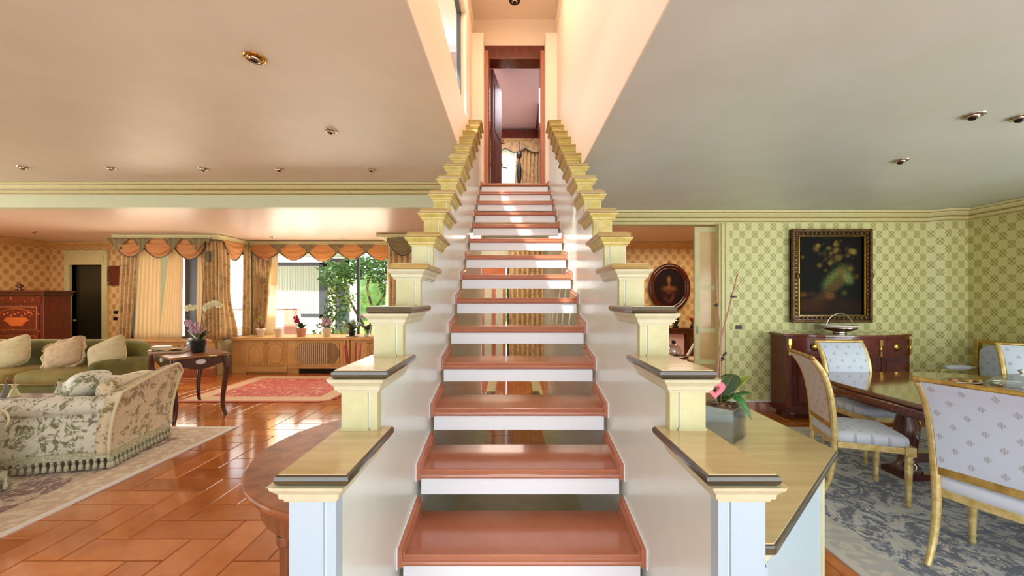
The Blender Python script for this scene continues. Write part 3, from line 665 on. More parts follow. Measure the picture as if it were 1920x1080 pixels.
# ------------------------------------------------------------------ dining chairs
def catmull(P, n=4):
    out = []
    P = [Vector(p) for p in P]
    for i in range(len(P)-1):
        a, b, c_, d = P[max(i-1, 0)], P[i], P[i+1], P[min(i+2, len(P)-1)]
        for k in range(n):
            t = k/n; out.append(.5*((2*b)+(c_-a)*t+(2*a-5*b+4*c_-d)*t*t+(3*b-a-3*c_+d)*t**3))
    out.append(P[-1]); return out
def make_chair(label, group, back='chair_fab'):
    t = thing('dining_chair', label, 'chair', group=group)
    # back curve in x,z
    cv = [(-.215, .40), (-.222, .55), (-.235, .70), (-.262, .84), (-.305, .95), (-.36, 1.03)]
    for sy in (-1, 1):
        pth = catmull([(x, sy*(.20+.02*i/5), z) for i, (x, z) in enumerate(cv)], 4)
        p = MB().tube(pth, [1]*len(pth), 8, rect=(.019, .021), up=(1, 0, 0))
        p.tube([(x+.012, y+sy*.012, z) for x, y, z in pth], .007, 6)
        p.build('back_post', 'gold_pale', t, bevel=.004)
        lg = catmull([(-.215, sy*.20, .43), (-.222, sy*.20, .28), (-.25, sy*.203, .12), (-.30, sy*.206, 0)], 5)
        MB().tube(lg, [1.15-.4*i/(len(lg)-1) for i in range(len(lg))], 8, rect=(.019, .019), up=(1, 0, 0)).build('leg', 'gold_pale', t, bevel=.004)
        fl = MB().box(.185, .245, sy*.205-.03, sy*.205+.03, .37, .435)
        fl.lathe([(.012, 0), (.017, .02), (.012, .045), (.019, .055), (.015, .07), (.020, .2), (.024, .30), (.018, .315), (.027, .33), (.02, .345), (.028, .37)], .215, sy*.205, 14)
        fl.build('leg', 'gold_pale', t)
    fr = MB().box(.21, .232, -.19, .19, .38, .425).box(-.205, .21, .205, .228, .38, .425).box(-.205, .21, -.228, -.205, .38, .425).box(-.222, -.2, -.19, .19, .38, .425)
    fr.build('seat_frame', 'gold_pale', t, bevel=.004)
    MB().sup(.005, 0, .455, .235, .228, .052, .5, .28, 28, 12, lambda x, y, z: (x, y, z*(1+.15*(1-(x/.235)**2)) if z > 0 else z)).build('seat', 'chair_seat', t)
    def bf(off):
        def fn(u, v):
            P = catmull([(x, 0, z) for x, z in cv[1:]], 4); i = v*(len(P)-1); k = min(int(i), len(P)-2); q = P[k].lerp(P[k+1], i-k)
            wy = (.188+.02*v); b = math.sin(PI*u)**.5*math.sin(PI*min(1, max(0, v)))**.5*.012
            return (q.x+off+(b if off > 0 else -b*.6), (u-.5)*2*wy, q.z)
        return fn
    MB().grid(bf(.02), 12, 14).build('backrest', back, t)
    g = MB().grid(bf(-.018), 12, 14); g.f = [q[::-1] for q in g.f]; bk = g.build('back_cover', back, t)
    gl = MB().box(-.236, -.208, -.19, .19, .505, .55); gl.build('lower_rail', 'gold', t, bevel=.004)
    prof = [(.0, -.245), (.014, -.243), (.017, -.225), (.013, -.218), (.017, -.212), (.014, -.205), (.0155, -.1), (.0155, .1), (.014, .205), (.017, .212), (.013, .218), (.017, .225), (.014, .243), (0, .245)]
    tr_ = MB().lathe(prof, n=14).xf(Matrix.Translation((-.365, 0, 1.04)) @ Matrix.Rotation(-PI/2, 4, 'X'))
    tr_.build('top_rail', 'gold', t)
    return t
ch = make_chair('gilded dining chair nearest the camera seen from behind, bluish checked silk back', 'gilded dining chairs round the table')
ch.location = (2.67, 2.06, .0125); ch.rotation_euler = (0, 0, math.atan2(.37, .93))
G = 'gilded dining chairs round the table'
a_ = dup(ch, (2.69, 3.0, .0125), math.atan2(-.33, .943), 'gilded dining chair in profile beside the marble-topped counter, rosy silk on its back', G)
dup(ch, (3.40, 3.66, .0125), -PI/2-.05, 'gilded dining chair at the far end of the table before the sideboard', G)
dup(ch, (4.79, 3.40, .0125), math.atan2(-.8, -.6), 'gilded dining chair at the far right of the table before the settee', G)
for q in a_.children:
    if q.name.startswith('back_cover'): q.data = q.data.copy(); q.data.materials[0] = m['chair_rose']; q['label'] = 'rosy checked silk cover'

# ------------------------------------------------------------------ dining table
dt = thing('dining_table', 'long polished wooden dining table with thick pedestal legs on grey rug', 'table', (3.75, 2.62, .0125))
def superpoly(a, b, e, n=48): return [(math.copysign(abs(math.cos(2*PI*i/n))**e, math.cos(2*PI*i/n))*a, math.copysign(abs(math.sin(2*PI*i/n))**e, math.sin(2*PI*i/n))*b) for i in range(n)]
sp = superpoly(.9, 1.25, .42)
MB().prism(sp, 'z', .715, .748, True).build('tabletop', 'table_top', dt, bevel=.006)
MB().prism([(x*.95, y*.96) for x, y in sp], 'z', .62, .715, True).build('apron', 'mahog_x', dt)
for x, y in ((-.42, .62), (.42, .62), (-.42, -.62), (.42, -.62)):
    g = MB().lathe([(.09, .03), (.10, .06), (.07, .10), (.055, .14), (.075, .3), (.085, .42), (.06, .52), (.07, .56), (.1, .62)], x, y, 14)
    g.box(x-.11, x+.11, y-.11, y+.11, 0, .05); g.build('leg', 'dark_wood', dt)
MB().box(-.38, .38, .58, .66, .12, .2).box(-.38, .38, -.66, -.58, .12, .2).box(-.04, .04, -.6, .6, .12, .2).build('stretcher', 'dark_wood', dt)
tz = .762
d_ = thing('table_ornament', 'small glossy brown and silver dish ornament lying on dining table', 'ornament', (3.98, 3.38, tz))
MB().lathe([(.0, .0), (.12, .002), (.15, .014), (.155, .02), (.12, .01), (0, .008)], n=22, sx=1.1, sy=.7).build('dish', 'silver', d_)
for i in range(6): MB().sup(0, 0, .012, .04, .018, .014, .8, .8, 10, 6).build('shell', ('walnut', 'silver', 'gold')[i % 3], d_, (-.09+.036*i, .03*math.sin(i*2), .008), (0, 0, i*.9))
cl = thing('glass_cloche', 'low glass dome with silver knob on the dining table', 'cloche', (4.30, 3.24, tz))
MB().lathe([(.19, 0), (.185, .02), (.15, .055), (.09, .085), (.03, .1), (.012, .104)], n=26).build('dome', 'cloche', cl)
MB().lathe([(0, .102), (.012, .104), (.008, .115), (.02, .125), (.02, .135), (0, .145)], n=12).build('knob', 'silver', cl)
# rug
tag(MB().box(1.88, 5.12, .95, 4.45, 0.001, .012).build('dining_rug', 'rug_blue'), 'grey blue patterned carpet under dining table and gilded chairs', 'rug')

# ------------------------------------------------------------------ settee against the right wall
sf = thing('settee', 'gilt framed settee in pale checked silk against the right wall', 'settee', (5.44, 3.85, 0), PI); sf.scale = (.82, 1, 1)
# local: facing +x, length along y (+-.9); back at x=-.3
MB().box(-.40, -.33, -.9, -.86, .3, 1.0).box(-.40, -.33, .86, .9, .3, 1.0).box(-.40, -.34, -.86, .86, .96, 1.0).box(-.40, -.34, -.86, .86, .42, .47).sup(-.37, 0, 1.0, .025, .25, .035, .8, .8, 16, 8).build('back_frame', 'gold', sf, bevel=.006)
MB().sup(-.36, 0, .715, .05, .85, .25, .35, .2, 24, 12).build('backrest', 'chair_fab', sf)
MB().sup(.0, 0, .44, .34, .86, .085, .4, .2, 24, 12).build('seat', 'chair_seat', sf)
MB().box(-.36, .33, -.88, .88, .30, .38).build('seat_frame', 'gold', sf, bevel=.005)
for sy in (-1, 1):
    MB().sup(-.06, sy*.88, .655, .2, .035, .028, .7, .6, 16, 8).build('arm_pad', 'chair_fab', sf)
    MB().tube(catmull([(-.34, sy*.88, .66), (-.1, sy*.88, .625), (.15, sy*.88, .62), (.2, sy*.88, .60)]), .018, 8).tube(catmull([(.2, sy*.88, .61), (.17, sy*.88, .5), (.25, sy*.88, .38)]), .018, 8).build('arm', 'gold_pale', sf)
    for sx in (-.32, .29): MB().lathe([(.012, 0), (.02, .03), (.014, .06), (.024, .24), (.03, .3)], sx, sy*.84, 12).build('leg', 'gold', sf)

# ------------------------------------------------------------------ sideboard, bowl, painting, socket
sb = thing('sideboard', 'bow-fronted red mahogany sideboard with brass mounts under the dark painting', 'sideboard', (4.19, 5.09, 0))
def bow(hw, d, n=16, inset=0): # plan: front bulges towards -y
    return [(-hw, -.02), (-hw, -.30)]+[(-hw+2*hw*i/n, -.30-(d-.30)*math.sin(PI*i/n)**.8) for i in range(1, n)]+[(hw, -.30), (hw, -.02)]
MB().prism(bow(.80, .50), 'z', 1.03, 1.062).build('top', 'mahog_x', sb, bevel=.006)
MB().prism(bow(.77, .475), 'z', .10, 1.03).build('body', 'red_wood', sb)
MB().prism(bow(.78, .485), 'z', .08, .14).build('plinth', 'dark_wood', sb)
for x, y in ((-.72, -.1), (.72, -.1), (-.72, -.32), (.72, -.32)): MB().lathe([(.018, 0), (.03, .03), (.024, .06), (.035, .085)], x, y, 10).build('foot', 'dark_wood', sb)
def on_bow(x, hw=.77, d=.475): return -.30-(d-.30)*math.sin(PI*(x+hw)/(2*hw))**.8
for x0, x1 in ((-.72, -.27), (-.23, .23), (.27, .72)):
    def strip(z0, z1, th, mt, nm, par=sb, inset=0):
        a0, a1 = x0+inset, x1-inset; n = 8
        pts = [(a0+(a1-a0)*i/n, on_bow(a0+(a1-a0)*i/n)-th) for i in range(n+1)]; pts += [(x, on_bow(x)+.004) for x, y in pts[::-1]]
        return MB().prism(pts, 'z', z0, z1).build(nm, mt, par)
    dr = strip(.82, 1.0, .006, 'red_wood', 'drawer'); xm = (x0+x1)/2
    MB().lathe([(.0, 0), (.045, .001), (.05, .006), (.02, .012), (0, .016)], n=14).xf(Matrix.Translation((xm, on_bow(xm)-.006, .91)) @ Matrix.Rotation(PI/2, 4, 'X')).build('escutcheon', 'brass', dr)
    do = strip(.17, .79, .006, 'dark_wood', 'door'); strip(.23, .73, .012, 'red_wood', 'door_field', do, .06)
for x in (-.745, -.25, .25, .745):
    y = on_bow(x)-.006
    MB().box(x-.018, x+.018, y-.016, y+.006, .93, 1.0).box(x-.010, x+.010, y-.013, y+.006, .80, .93).lathe([(0, 0), (.02, .01), (.012, .03), (.016, .05), (0, .07)], x, y-.006, 10, z=.86).build('mount', 'brass', sb)
bw = thing('silver_bowl', 'round silver basket bowl with tall hoop handle on the sideboard', 'bowl', (4.13, 4.84, 1.063))
MB().lathe([(.07, 0), (.075, .012), (.05, .018), (.12, .035), (.175, .06), (.185, .085), (.175, .082), (.12, .045), (0, .03)], n=28).build('bowl', 'silver', bw)
MB().lathe([(.178, .085), (.192, .088), (.19, .105), (.183, .108), (.178, .088)], n=28).build('rim', 'pot_white', bw)
MB().tube([(.17*math.cos(a), 0, .08+.17*math.sin(a)) for a in [PI*i/20 for i in range(21)]], .006, 8).build('handle', 'silver', bw)

def canvas(name, w_, h_, fn, parent, y, nx=60, nz=76):
    me = bpy.data.meshes.new(name); V = []; F = []
    for j in range(nz+1):
        for i in range(nx+1): V.append((w_*(i/nx-.5), y, h_*(j/nz-.5)))
    for j in range(nz):
        for i in range(nx): F.append((j*(nx+1)+i, j*(nx+1)+i+1, (j+1)*(nx+1)+i+1, (j+1)*(nx+1)+i))
    me.from_pydata(V, [], F); ca = me.color_attributes.new('Paint', 'FLOAT_COLOR', 'POINT')
    for k, v in enumerate(V): ca.data[k].color = fn(v[0]/w_+.5, v[2]/h_+.5)
    t = NT(name+'_oil_paint'); at = t.n('ShaderNodeVertexColor'); at.layer_name = 'Paint'; t.l(at.outputs[0], t.b.inputs['Base Color']); t.bump(t.noise(120, 3), .1, .003); t.set(.6, spec=.15)
    me.materials.append(t.m); o = bpy.data.objects.new('canvas', me); C.objects.link(o); o.parent = parent; return o
def blobs(L, base):
    def fn(u, v):
        k = base(u, v)
        for (x, y, rx, ry, an, co_, st_) in L:
            dx, dy = u-x, v-y; ca, sa = math.cos(an), math.sin(an); a, b = (dx*ca+dy*sa)/rx, (-dx*sa+dy*ca)/ry; d = a*a+b*b
            if d < 2.2:
                f = math.exp(-d*d*1.3)*st_*(.72+.28*math.sin(u*61+v*47)*math.sin(u*38-v*71)); k = tuple(k[i]*(1-f)+co_[i]*f for i in range(3))
        return (k[0], k[1], k[2], 1)
    return fn
rr = random.Random(3)
still = [(.5+.0, .10, .6, .14, 0, c(52, 28, 10), .8), (.2, .12, .25, .1, 0, c(82, 40, 16), .6)]
for _ in range(60):
    x = rr.gauss(.62, .15); y = rr.gauss(.76, .11); s_ = rr.uniform(.015, .05); still.append((x, y, s_, s_*.8, 0, c(*rr.choice([(130, 104, 40), (100, 78, 28), (160, 134, 62), (70, 46, 22), (56, 54, 22), (44, 42, 18)])), .8))
still += [(.6, .46, .24, .12, .6, c(120, 140, 66), .9), (.58, .45, .17, .08, .6, c(20, 30, 10), .0), (.62, .43, .24, .085, .62, c(76, 22, 18), .9), (.55, .35, .3, .05, .55, c(90, 60, 30), .7), (.66, .56, .06, .05, 0, c(120, 76, 34), .8), (.76, .5, .03, .16, 0, c(50, 60, 26), .5), (.78, .47, .07, .10, .9, c(150, 170, 96), .5),
          (.08, .26, .08, .035, 0, c(120, 70, 30), .8), (.22, .27, .07, .03, .2, c(70, 40, 24), .8), (.5, .24, .09, .05, 0, c(140, 80, 40), .8), (.35, .22, .12, .06, 0, c(70, 50, 24), .8), (.72, .28, .05, .04, 0, c(80, 90, 50), .7)]
pt = thing('framed_painting', 'dark still life painting of flowers in a carved gilt frame', 'painting', (4.205, 5.09, 1.80))
canvas('still_life', .86, 1.02, blobs(still, lambda u, v: c(10, 8, 6)), pt, -.012)
fm = MB(); fw, fh = .525, .615
for (x0, x1, z0, z1, d, t_) in ((-fw, fw, fh-.10, fh, 0, 0), (-fw, fw, -fh, -fh+.10, 0, 0), (-fw, -fw+.10, -fh+.1, fh-.1, 0, 0), (fw-.10, fw, -fh+.1, fh-.1, 0, 0)): fm.box(x0, x1, -.035, .02, z0, z1)
fm.build('frame', 'nose', pt, bevel=.01)
def fring(ins, wd, dep, mt):
    f = MB(); a, b = fw-ins, fh-ins
    f.box(-a, a, -dep, 0, b-wd, b).box(-a, a, -dep, 0, -b, -b+wd).box(-a, -a+wd, -dep, 0, -b+wd, b-wd).box(a-wd, a, -dep, 0, -b+wd, b-wd); return f.build('moulding', mt, pt, bevel=.006)
gm = plain('old_gilt_frame', c(122, 84, 34), .38, .5, col2=c(58, 34, 14), ns=40, bump=.5, bs=70)
fring(0, .035, .062, gm); fring(.085, .015, .05, 'brass')
for i in range(15):
    z = -fh+.07+i*(2*fh-.14)/14
    pass
orn = MB()
for i in range(22):
    z = -fh+.06+i*(2*fh-.12)/21
    for sx in (-1, 1): orn.sup(sx*(fw-.06), -.045, z, .022, .014, .02, .8, .8, 8, 5)
for i in range(16):
    x = -fw+.08+i*(2*fw-.16)/15
    for sz in (-1, 1): orn.sup(x, -.045, sz*(fh-.06), .022, .014, .02, .8, .8, 8, 5)
orn.sup(fw, -.04, 0, .02, .02, .045, .8, .8, 8, 5).sup(-fw+.07, -.05, 0, .025, .02, .045, .8, .8, 8, 5)
orn.build('carving', gm, pt)
so_ = thing('wall_socket', 'small black socket plate on lattice wallpaper left of sideboard', 'socket', (3.02, 5.118, 1.12)); MB().box(-.04, .04, -.012, 0, -.026, .026).build('plate', 'black', so_, bevel=.003); MB().box(-.025, .025, -.016, -.012, -.015, .015).build('insert', 'steel_dark', so_)

# ------------------------------------------------------------------ right counter beside the stairs with the potted orchid
ct = thing('counter', 'marble-topped counter with diagonal front right of the stair wall', 'counter', (0, 0, 0))
CZ = .908
plan = [(.606, .93), (.635, .93), (1.265, 1.50), (1.28, 2.12), (.606, 2.12)]
def inset(P, d):
    n = len(P); out = []
    for i in range(n):
        p0, p1, p2 = Vector(P[i-1]), Vector(P[i]), Vector(P[(i+1) % n]); a = (p1-p0).normalized(); b = (p2-p1).normalized(); na, nb = Vector((-a.y, a.x)), Vector((-b.y, b.x)); q = (na+nb).normalized(); out.append(tuple(p1+q*d/max(.3, q.dot(na))))
    return out
MB().prism(plan, 'z', CZ-.02, CZ).build('countertop', 'marble', ct)
MB().prism(inset(plan, -.006), 'z', CZ-.028, CZ-.003).build('nosing', 'nose', ct, bevel=.006)
MB().prism(inset(plan, .012), 'z', CZ-.05, CZ-.028).prism(inset(plan, .024), 'z', CZ-.075, CZ-.05).build('moulding', 'cream_pale', ct, bevel=.004)
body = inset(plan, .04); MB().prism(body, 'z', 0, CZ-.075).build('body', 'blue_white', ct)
e0, e1 = Vector(body[1]), Vector(body[2]); dd = (e1-e0).normalized(); nn_ = Vector((dd.y, -dd.x))
q = [e1-dd*.035, e1+dd*.004, e1+dd*.004+nn_*.008, e1-dd*.035+nn_*.008]
MB().prism([tuple(v) for v in q], 'z', 0, CZ-.075).build('pilaster', 'cream_pale', ct)
# orchid in grey glass cube
po = thing('potted_orchid', 'leafy bare-stemmed orchid in grey glass cube on the marble counter', 'plant', (.905, 1.66, CZ+.001), .72)
g = MB(); hw = .073
for (x0, x1, y0, y1) in ((-hw, hw, -hw, -hw+.006), (-hw, hw, hw-.006, hw), (-hw, -hw+.006, -hw+.006, hw-.006), (hw-.006, hw, -hw+.006, hw-.006)): g.box(x0, x1, y0, y1, 0, .135)
g.box(-hw, hw, -hw, hw, 0, .008); g.build('pot', 'glass_pot', po)
MB().sup(0, 0, .062, hw-.010, hw-.010, .052, .3, .3, 20, 8).build('inner_pot', plain('cloudy_inner_pot', c(120, 124, 128), .4, col2=c(88, 90, 94), ns=8), po)
MB().sup(0, 0, .118, .062, .062, .02, .6, .6, 18, 8).build('soil', 'soil', po)
rc = random.Random(5); bk = MB()
for i in range(22): bk.sup(rc.uniform(-.045, .045), rc.uniform(-.045, .045), .138+rc.uniform(-.004, .006), rc.uniform(.008, .016), rc.uniform(.006, .012), .006, .7, .7, 8, 5)
q = bk.build('bark_chips', 'soil', po); q['kind'] = 'stuff'
def leafm(L, Wd, droop, lift, n=10):
    def fn(u, v):
        s_ = v; w_ = Wd*math.sin(PI*min(1, .06+.94*s_))**.6*(1 if s_ < .98 else .2); x = (u-.5)*2*w_
        return (L*s_*math.cos(lift*.6), x, L*math.sin(lift)*s_-droop*s_*s_+abs(x)*.35)
    return MB().grid(fn, 6, n)
for (L, Wd, dr, li, az, z, mt) in ((.11, .042, .02, 1.1, 2.6, .15, 'leaf_dark'), (.13, .05, .02, 1.25, .5, .15, 'leaf_dark'), (.12, .040, .03, .75, -.5, .14, 'leaf_glossy'), (.125, .036, .15, .75, -.9, .16, 'leaf_glossy'), (.15, .024, .02, 1.0, .0, .15, 'leaf_lime'), (.08, .03, .03, .8, 1.3, .14, 'leaf_glossy')):
    leafm(L, Wd, dr, li).build('leaf', mt, po, (.005*math.cos(az), .005*math.sin(az), z), (0, 0, az-.72), solid=.0015)
# two long flower stalks leaning back
R72 = Matrix.Rotation(-.72, 4, 'Z')
def wl_(pts): return [tuple(R72 @ Vector(p)) for p in pts]
for P in ([(-.02, .0, .13), (-.0, .03, .28), (.03, .06, .42), (.01, .05, .56), (.0, .05, .74)], [(.0, .0, .13), (.01, .03, .28), (.035, .06, .42), (.07, .06, .56), (.105, .06, .70)]):
    MB().tube(catmull(wl_(P), 6), .0035, 6).build('stalk', 'stem_red', po)
MB().tube(wl_([(.018, .045, .32), (.035, .045, .325)]), .008, 6).tube(wl_([(.04, .06, .335), (.055, .06, .35)]), .005, 6).tube(wl_([(.0, .05, .56), (.012, .05, .565)]), .007, 6).tube(wl_([(.075, .06, .60), (.1, .06, .6)]), .005, 6).build('clip', 'black', po)
hp = []
for i in range(24):
    a = 2*PI*i/24; hp.append((.0022*16*math.sin(a)**3, .0022*(13*math.cos(a)-5*math.cos(2*a)-2*math.cos(3*a)-math.cos(4*a))))
hh = thing('felt_heart', 'pink open felt heart on a stick in the orchid pot', 'ornament', (.832, 1.575, CZ+.222))
hv = [(x*1.15, 0, z*1.15) for x, z in hp]; hi = [(x*.5, 0, z*.5) for x, z in hp]; n_ = 24
b = MB(); vs = [(x, y_, z) for y_ in (-.006, .006) for (x, _, z) in hv]+[(x, y_, z) for y_ in (-.006, .006) for (x, _, z) in hi]
fs = []
for i in range(n_):
    k = (i+1) % n_; fs += [(i, k, n_+k, n_+i)[::-1], (2*n_+i, 2*n_+k, 3*n_+k, 3*n_+i), (i, k, 2*n_+k, 2*n_+i), (n_+i, n_+k, 3*n_+k, 3*n_+i)[::-1]]
b.add(vs, fs); b.build('heart', 'heart', hh, bevel=.003)
MB().tube([(0, .002, -.04), (.03, .03, -.075), (.075, .06, -.10)], .0025, 6).build('stick', 'stem', hh)

# ------------------------------------------------------------------ demi-lune console left of the stairs
cs = thing('console_table', 'half-round burr walnut console table against the left stair wall', 'table', (-.545, 1.83, 0))
def half(r, n=28, ry=None): ry = ry or r; return [(-r*math.sin(PI*i/n), ry*math.cos(PI*i/n)) for i in range(n+1)]
MB().prism(half(.61), 'z', .772, .80).build('tabletop', 'walnut', cs, bevel=.009)
MB().prism(half(.585), 'z', .752, .772).prism(half(.55), 'z', .66, .752).build('apron', 'walnut_edge', cs)
for i, a in enumerate((.12, .75, 1.45, 2.6, 3.06)):
    x, y = -.515*math.sin(a), .515*math.cos(a)
    MB().tube([(x, y, .755), (x, y, .64), (x, y, 0)], [1.15, 1.05, .6], 8, rect=(.026, .026)).tube([(x, y, .655), (x, y, .62)], [1.3, 1.3], 8, rect=(.027, .027)).build('leg', 'walnut_edge', cs, bevel=.004)
iv = thing('iron_figure', 'small black ornate iron stand on the floor behind the console leg', 'ornament', (-1.25, 2.30, 0)); iv.scale = (.75, .75, .56)
g = MB().lathe([(.07, 0), (.075, .015), (.03, .03), (.02, .1), (.045, .14), (.02, .18), (.016, .28), (.05, .32), (.06, .38), (.03, .44), (.035, .5), (.0, .55)], n=14); g.build('body', 'black', iv)
MB().lathe([(.022, .19), (.028, .2), (.022, .21)], n=12).lathe([(.05, .33), (.066, .35), (.05, .37)], n=12).build('band', 'silver', iv)
# ------------------------------------------------------------------ curtains, pelmets and swags of the bay
def swag_row(par, x0, x1, y0, y1, z, depth, n, mt_list, width=1.15, fold=.02):
    """swags hanging along the line (x0,y0)-(x1,y1); every swag is a part with its own trim"""
    L = math.hypot(x1-x0, y1-y0); ux, uy = (x1-x0)/L, (y1-y0)/L; nx, ny = uy, -ux
    if ny > 0.01 or (abs(ny) < .01 and nx < 0): nx, ny = -nx, -ny
    st_ = L/n
    for i in range(n):
        cx = st_*(i+.5); W2 = st_*width/2; dz = depth*(.92+.16*((i*7) % 3)/2); off = .012+.014*(i % 2)
        def low(u): return dz*(math.sin(PI*u)**.75)
        def fn(u, v):
            s_ = cx+(u-.5)*2*W2*(1-.12*v); s_ = min(max(s_, .0), L)
            zz = z-v*(low(u)*.93+.02)-.0; o = off+.05*math.sin(PI*v)*math.sin(PI*u)+fold*math.sin(v*PI*6)*math.sin(PI*u)
            return (x0+ux*s_+nx*o, y0+uy*s_+ny*o, zz)
        g = MB().grid(fn, 16, 20); o_ = g.build('swag', mt_list[i % len(mt_list)], par, solid=.004)
        pts = [fn(k/16, 1) for k in range(17)]; MB().tube([(a, b, c_-.008) for a, b, c_ in pts], .011, 6).build('fringe', 'nose', o_)
def tail(par, cx, cy, ux, uy, z, w_, h, mt='curtain_green'):
    def fn(u, v):
        s_ = (u-.5)*w_*(1-.55*v); o = .055+.012*math.cos(u*PI*6); hh = h*(1-.55*abs(u-.5)*2)
        return (cx+ux*s_+(-uy)*-o*0+(uy if uy > 0 else 0)*o, cy+uy*s_-o*ux if ux > 0 else cy-o, z-v*hh)
    MB().grid(fn, 12, 6).build('jabot', mt, par, solid=.004)
def drape(par, pts_top, pts_bot, z0, z1, n, amp, mt, name='curtain_panel', mid=None, midz=.45):
    """gathered panel; top/mid/bottom plan segments"""
    (ax, ay), (bx, by) = pts_top; (cx, cy), (dx, dy) = pts_bot
    def seg(v):
        if mid and True:
            (mx, my), (nx_, ny_) = mid
            if v < midz: t = v/midz; t = t*t*(3-2*t); return (cx+(mx-cx)*t, cy+(my-cy)*t, dx+(nx_-dx)*t, dy+(ny_-dy)*t)
            t = (v-midz)/(1-midz); t = t*t*(3-2*t); return (mx+(ax-mx)*t, my+(ay-my)*t, nx_+(bx-nx_)*t, ny_+(by-ny_)*t)
        return (cx+(ax-cx)*v, cy+(ay-cy)*v, dx+(bx-dx)*v, dy+(by-dy)*v)
    def fn(u, v):
        x0, y0, x1, y1 = seg(v); L = math.hypot(x1-x0, y1-y0)+1e-6; a = amp*math.sin(u*n*2*PI+.3*math.sin(v*4)); nx, ny = -(y1-y0)/L, (x1-x0)/L
        return (x0+(x1-x0)*u+nx*a, y0+(y1-y0)*u+ny*a, z0+(z1-z0)*v)
    return MB().grid(fn, max(8, n*8), 14).build(name, mt, par, solid=.004)
PZ = 2.70
p1_ = thing('pelmet', 'swagged pelmet over the left window of the bay', 'pelmet')
MB().box(-7.62, -5.72, 7.30, 7.46, PZ-.03, PZ+.02).box(-7.60, -5.74, 7.315, 7.46, PZ-.06, PZ-.03).box(-7.58, -5.80, 7.34, 7.36, PZ-.12, PZ-.06).build('board', 'cornice', p1_, bevel=.006)
swag_row(p1_, -7.58, -5.86, 7.335, 7.335, PZ-.06, .36, 3, ['swag'], 1.42)
for x, w_ in ((-7.46, .24), (-7.01, .2), (-6.43, .2), (-5.96, .24)): tail(p1_, x, 7.325, 1, 0, PZ-.055, w_*1.8, .26)
p2_ = thing('pelmet', 'short swagged pelmet over the narrow side window of the bay', 'pelmet')
MB().box(-5.72, -5.58, 7.30, 8.14, PZ-.03, PZ+.02).box(-5.72, -5.60, 7.32, 8.14, PZ-.06, PZ-.03).build('board', 'cornice', p2_, bevel=.006)
swag_row(p2_, -5.61, -5.61, 7.42, 8.06, PZ-.06, .40, 1, ['swag'], 1.0)
p3_ = thing('pelmet', 'long swagged pelmet over the wide middle window of the bay', 'pelmet')
MB().box(-5.57, -2.46, 8.14, 8.30, PZ-.03, PZ+.02).box(-5.57, -2.46, 8.16, 8.30, PZ-.06, PZ-.03).build('board', 'cornice', p3_, bevel=.006)
swag_row(p3_, -5.55, -2.48, 8.17, 8.17, PZ-.06, .32, 5, ['swag'], 1.36)
for i in range(4): tail(p3_, -5.55+.614*(i+1), 8.17, 1, 0, PZ-.055, .36, .19)
p4_ = thing('pelmet', 'grey olive swagged pelmet at the right end of the bay, behind the stair posts', 'pelmet')
MB().box(-2.40, -.55, 7.22, 7.46, PZ-.04, PZ+.02).box(-2.56, -2.43, 7.22, 8.10, PZ-.04, PZ+.02).box(-2.43, -2.40, 7.22, 7.46, PZ-.04, PZ+.02).build('board', 'cornice', p4_, bevel=.006)
swag_row(p4_, -2.36, -.6, 7.26, 7.26, PZ-.05, .36, 3, ['curtain_green'], 1.15)
SB = SZ+.005
dL = thing('curtain', 'brocade drape at the left edge of the left bay window', 'curtain')
drape(dL, ((-7.56, 7.42), (-7.22, 7.42)), ((-7.62, 7.40), (-7.36, 7.42)), SB, PZ-.1, 4, .02, 'curtain')
sh = thing('curtain', 'pair of peach sheer curtains across the left bay window', 'curtain')
drape(sh, ((-7.24, 7.45), (-6.80, 7.45)), ((-7.34, 7.45), (-6.84, 7.45)), SB, PZ-.1, 6, .016, 'sheer')
drape(sh, ((-6.62, 7.45), (-6.38, 7.45)), ((-6.86, 7.45), (-6.40, 7.45)), SB, PZ-.1, 7, .014, 'sheer')
drape(sh, ((-6.10, 7.45), (-5.96, 7.45)), ((-6.14, 7.45), (-5.94, 7.45)), SB, PZ-.1, 3, .014, 'sheer')
dm = thing('curtain', 'wide brocade drape wrapping the corner between left and side bay windows', 'curtain')
drape(dm, ((-5.98, 7.38), (-5.66, 7.36)), ((-5.94, 7.40), (-5.62, 7.36)), SB, PZ-.1, 4, .028, 'curtain')
drape(dm, ((-5.64, 7.36), (-5.60, 7.62)), ((-5.60, 7.36), (-5.60, 7.84)), SB, PZ-.1, 3, .022, 'curtain', mid=((-5.60, 7.36), (-5.58, 7.60)), midz=.5)
MB().box(-5.80, -5.74, 7.28, 7.31, 2.2, 2.4).build('tassel', 'nose', dm)
dr = thing('curtain', 'brocade drape in the inner corner of the bay', 'curtain')
drape(dr, ((-5.60, 8.02), (-5.56, 8.16)), ((-5.62, 8.0), (-5.56, 8.16)), SB, PZ-.1, 2, .02, 'curtain')
drape(dr, ((-5.54, 8.20), (-5.12, 8.22)), ((-5.54, 8.20), (-5.28, 8.22)), SB, PZ-.1, 4, .022, 'curtain')
drape(dr, ((-5.16, 8.26), (-5.02, 8.26)), ((-5.30, 8.26), (-5.10, 8.26)), SB, PZ-.1, 3, .014, 'sheer')
dx = thing('curtain', 'narrow peach drape at the right edge of the wide bay window', 'curtain')
drape(dx, ((-2.66, 8.24), (-2.50, 8.24)), ((-2.74, 8.24), (-2.50, 8.24)), SB, PZ-.1, 3, .02, 'sheer')
dz_ = thing('curtain', 'olive striped drape right of the bay behind the stair posts', 'curtain')
drape(dz_, ((-2.34, 7.36), (-1.5, 7.36)), ((-2.34, 7.36), (-1.66, 7.36)), .02, PZ-.12, 8, .03, 'curtain')
db = thing('curtain', 'pair of brown striped drapes seen between the stair treads', 'curtain')
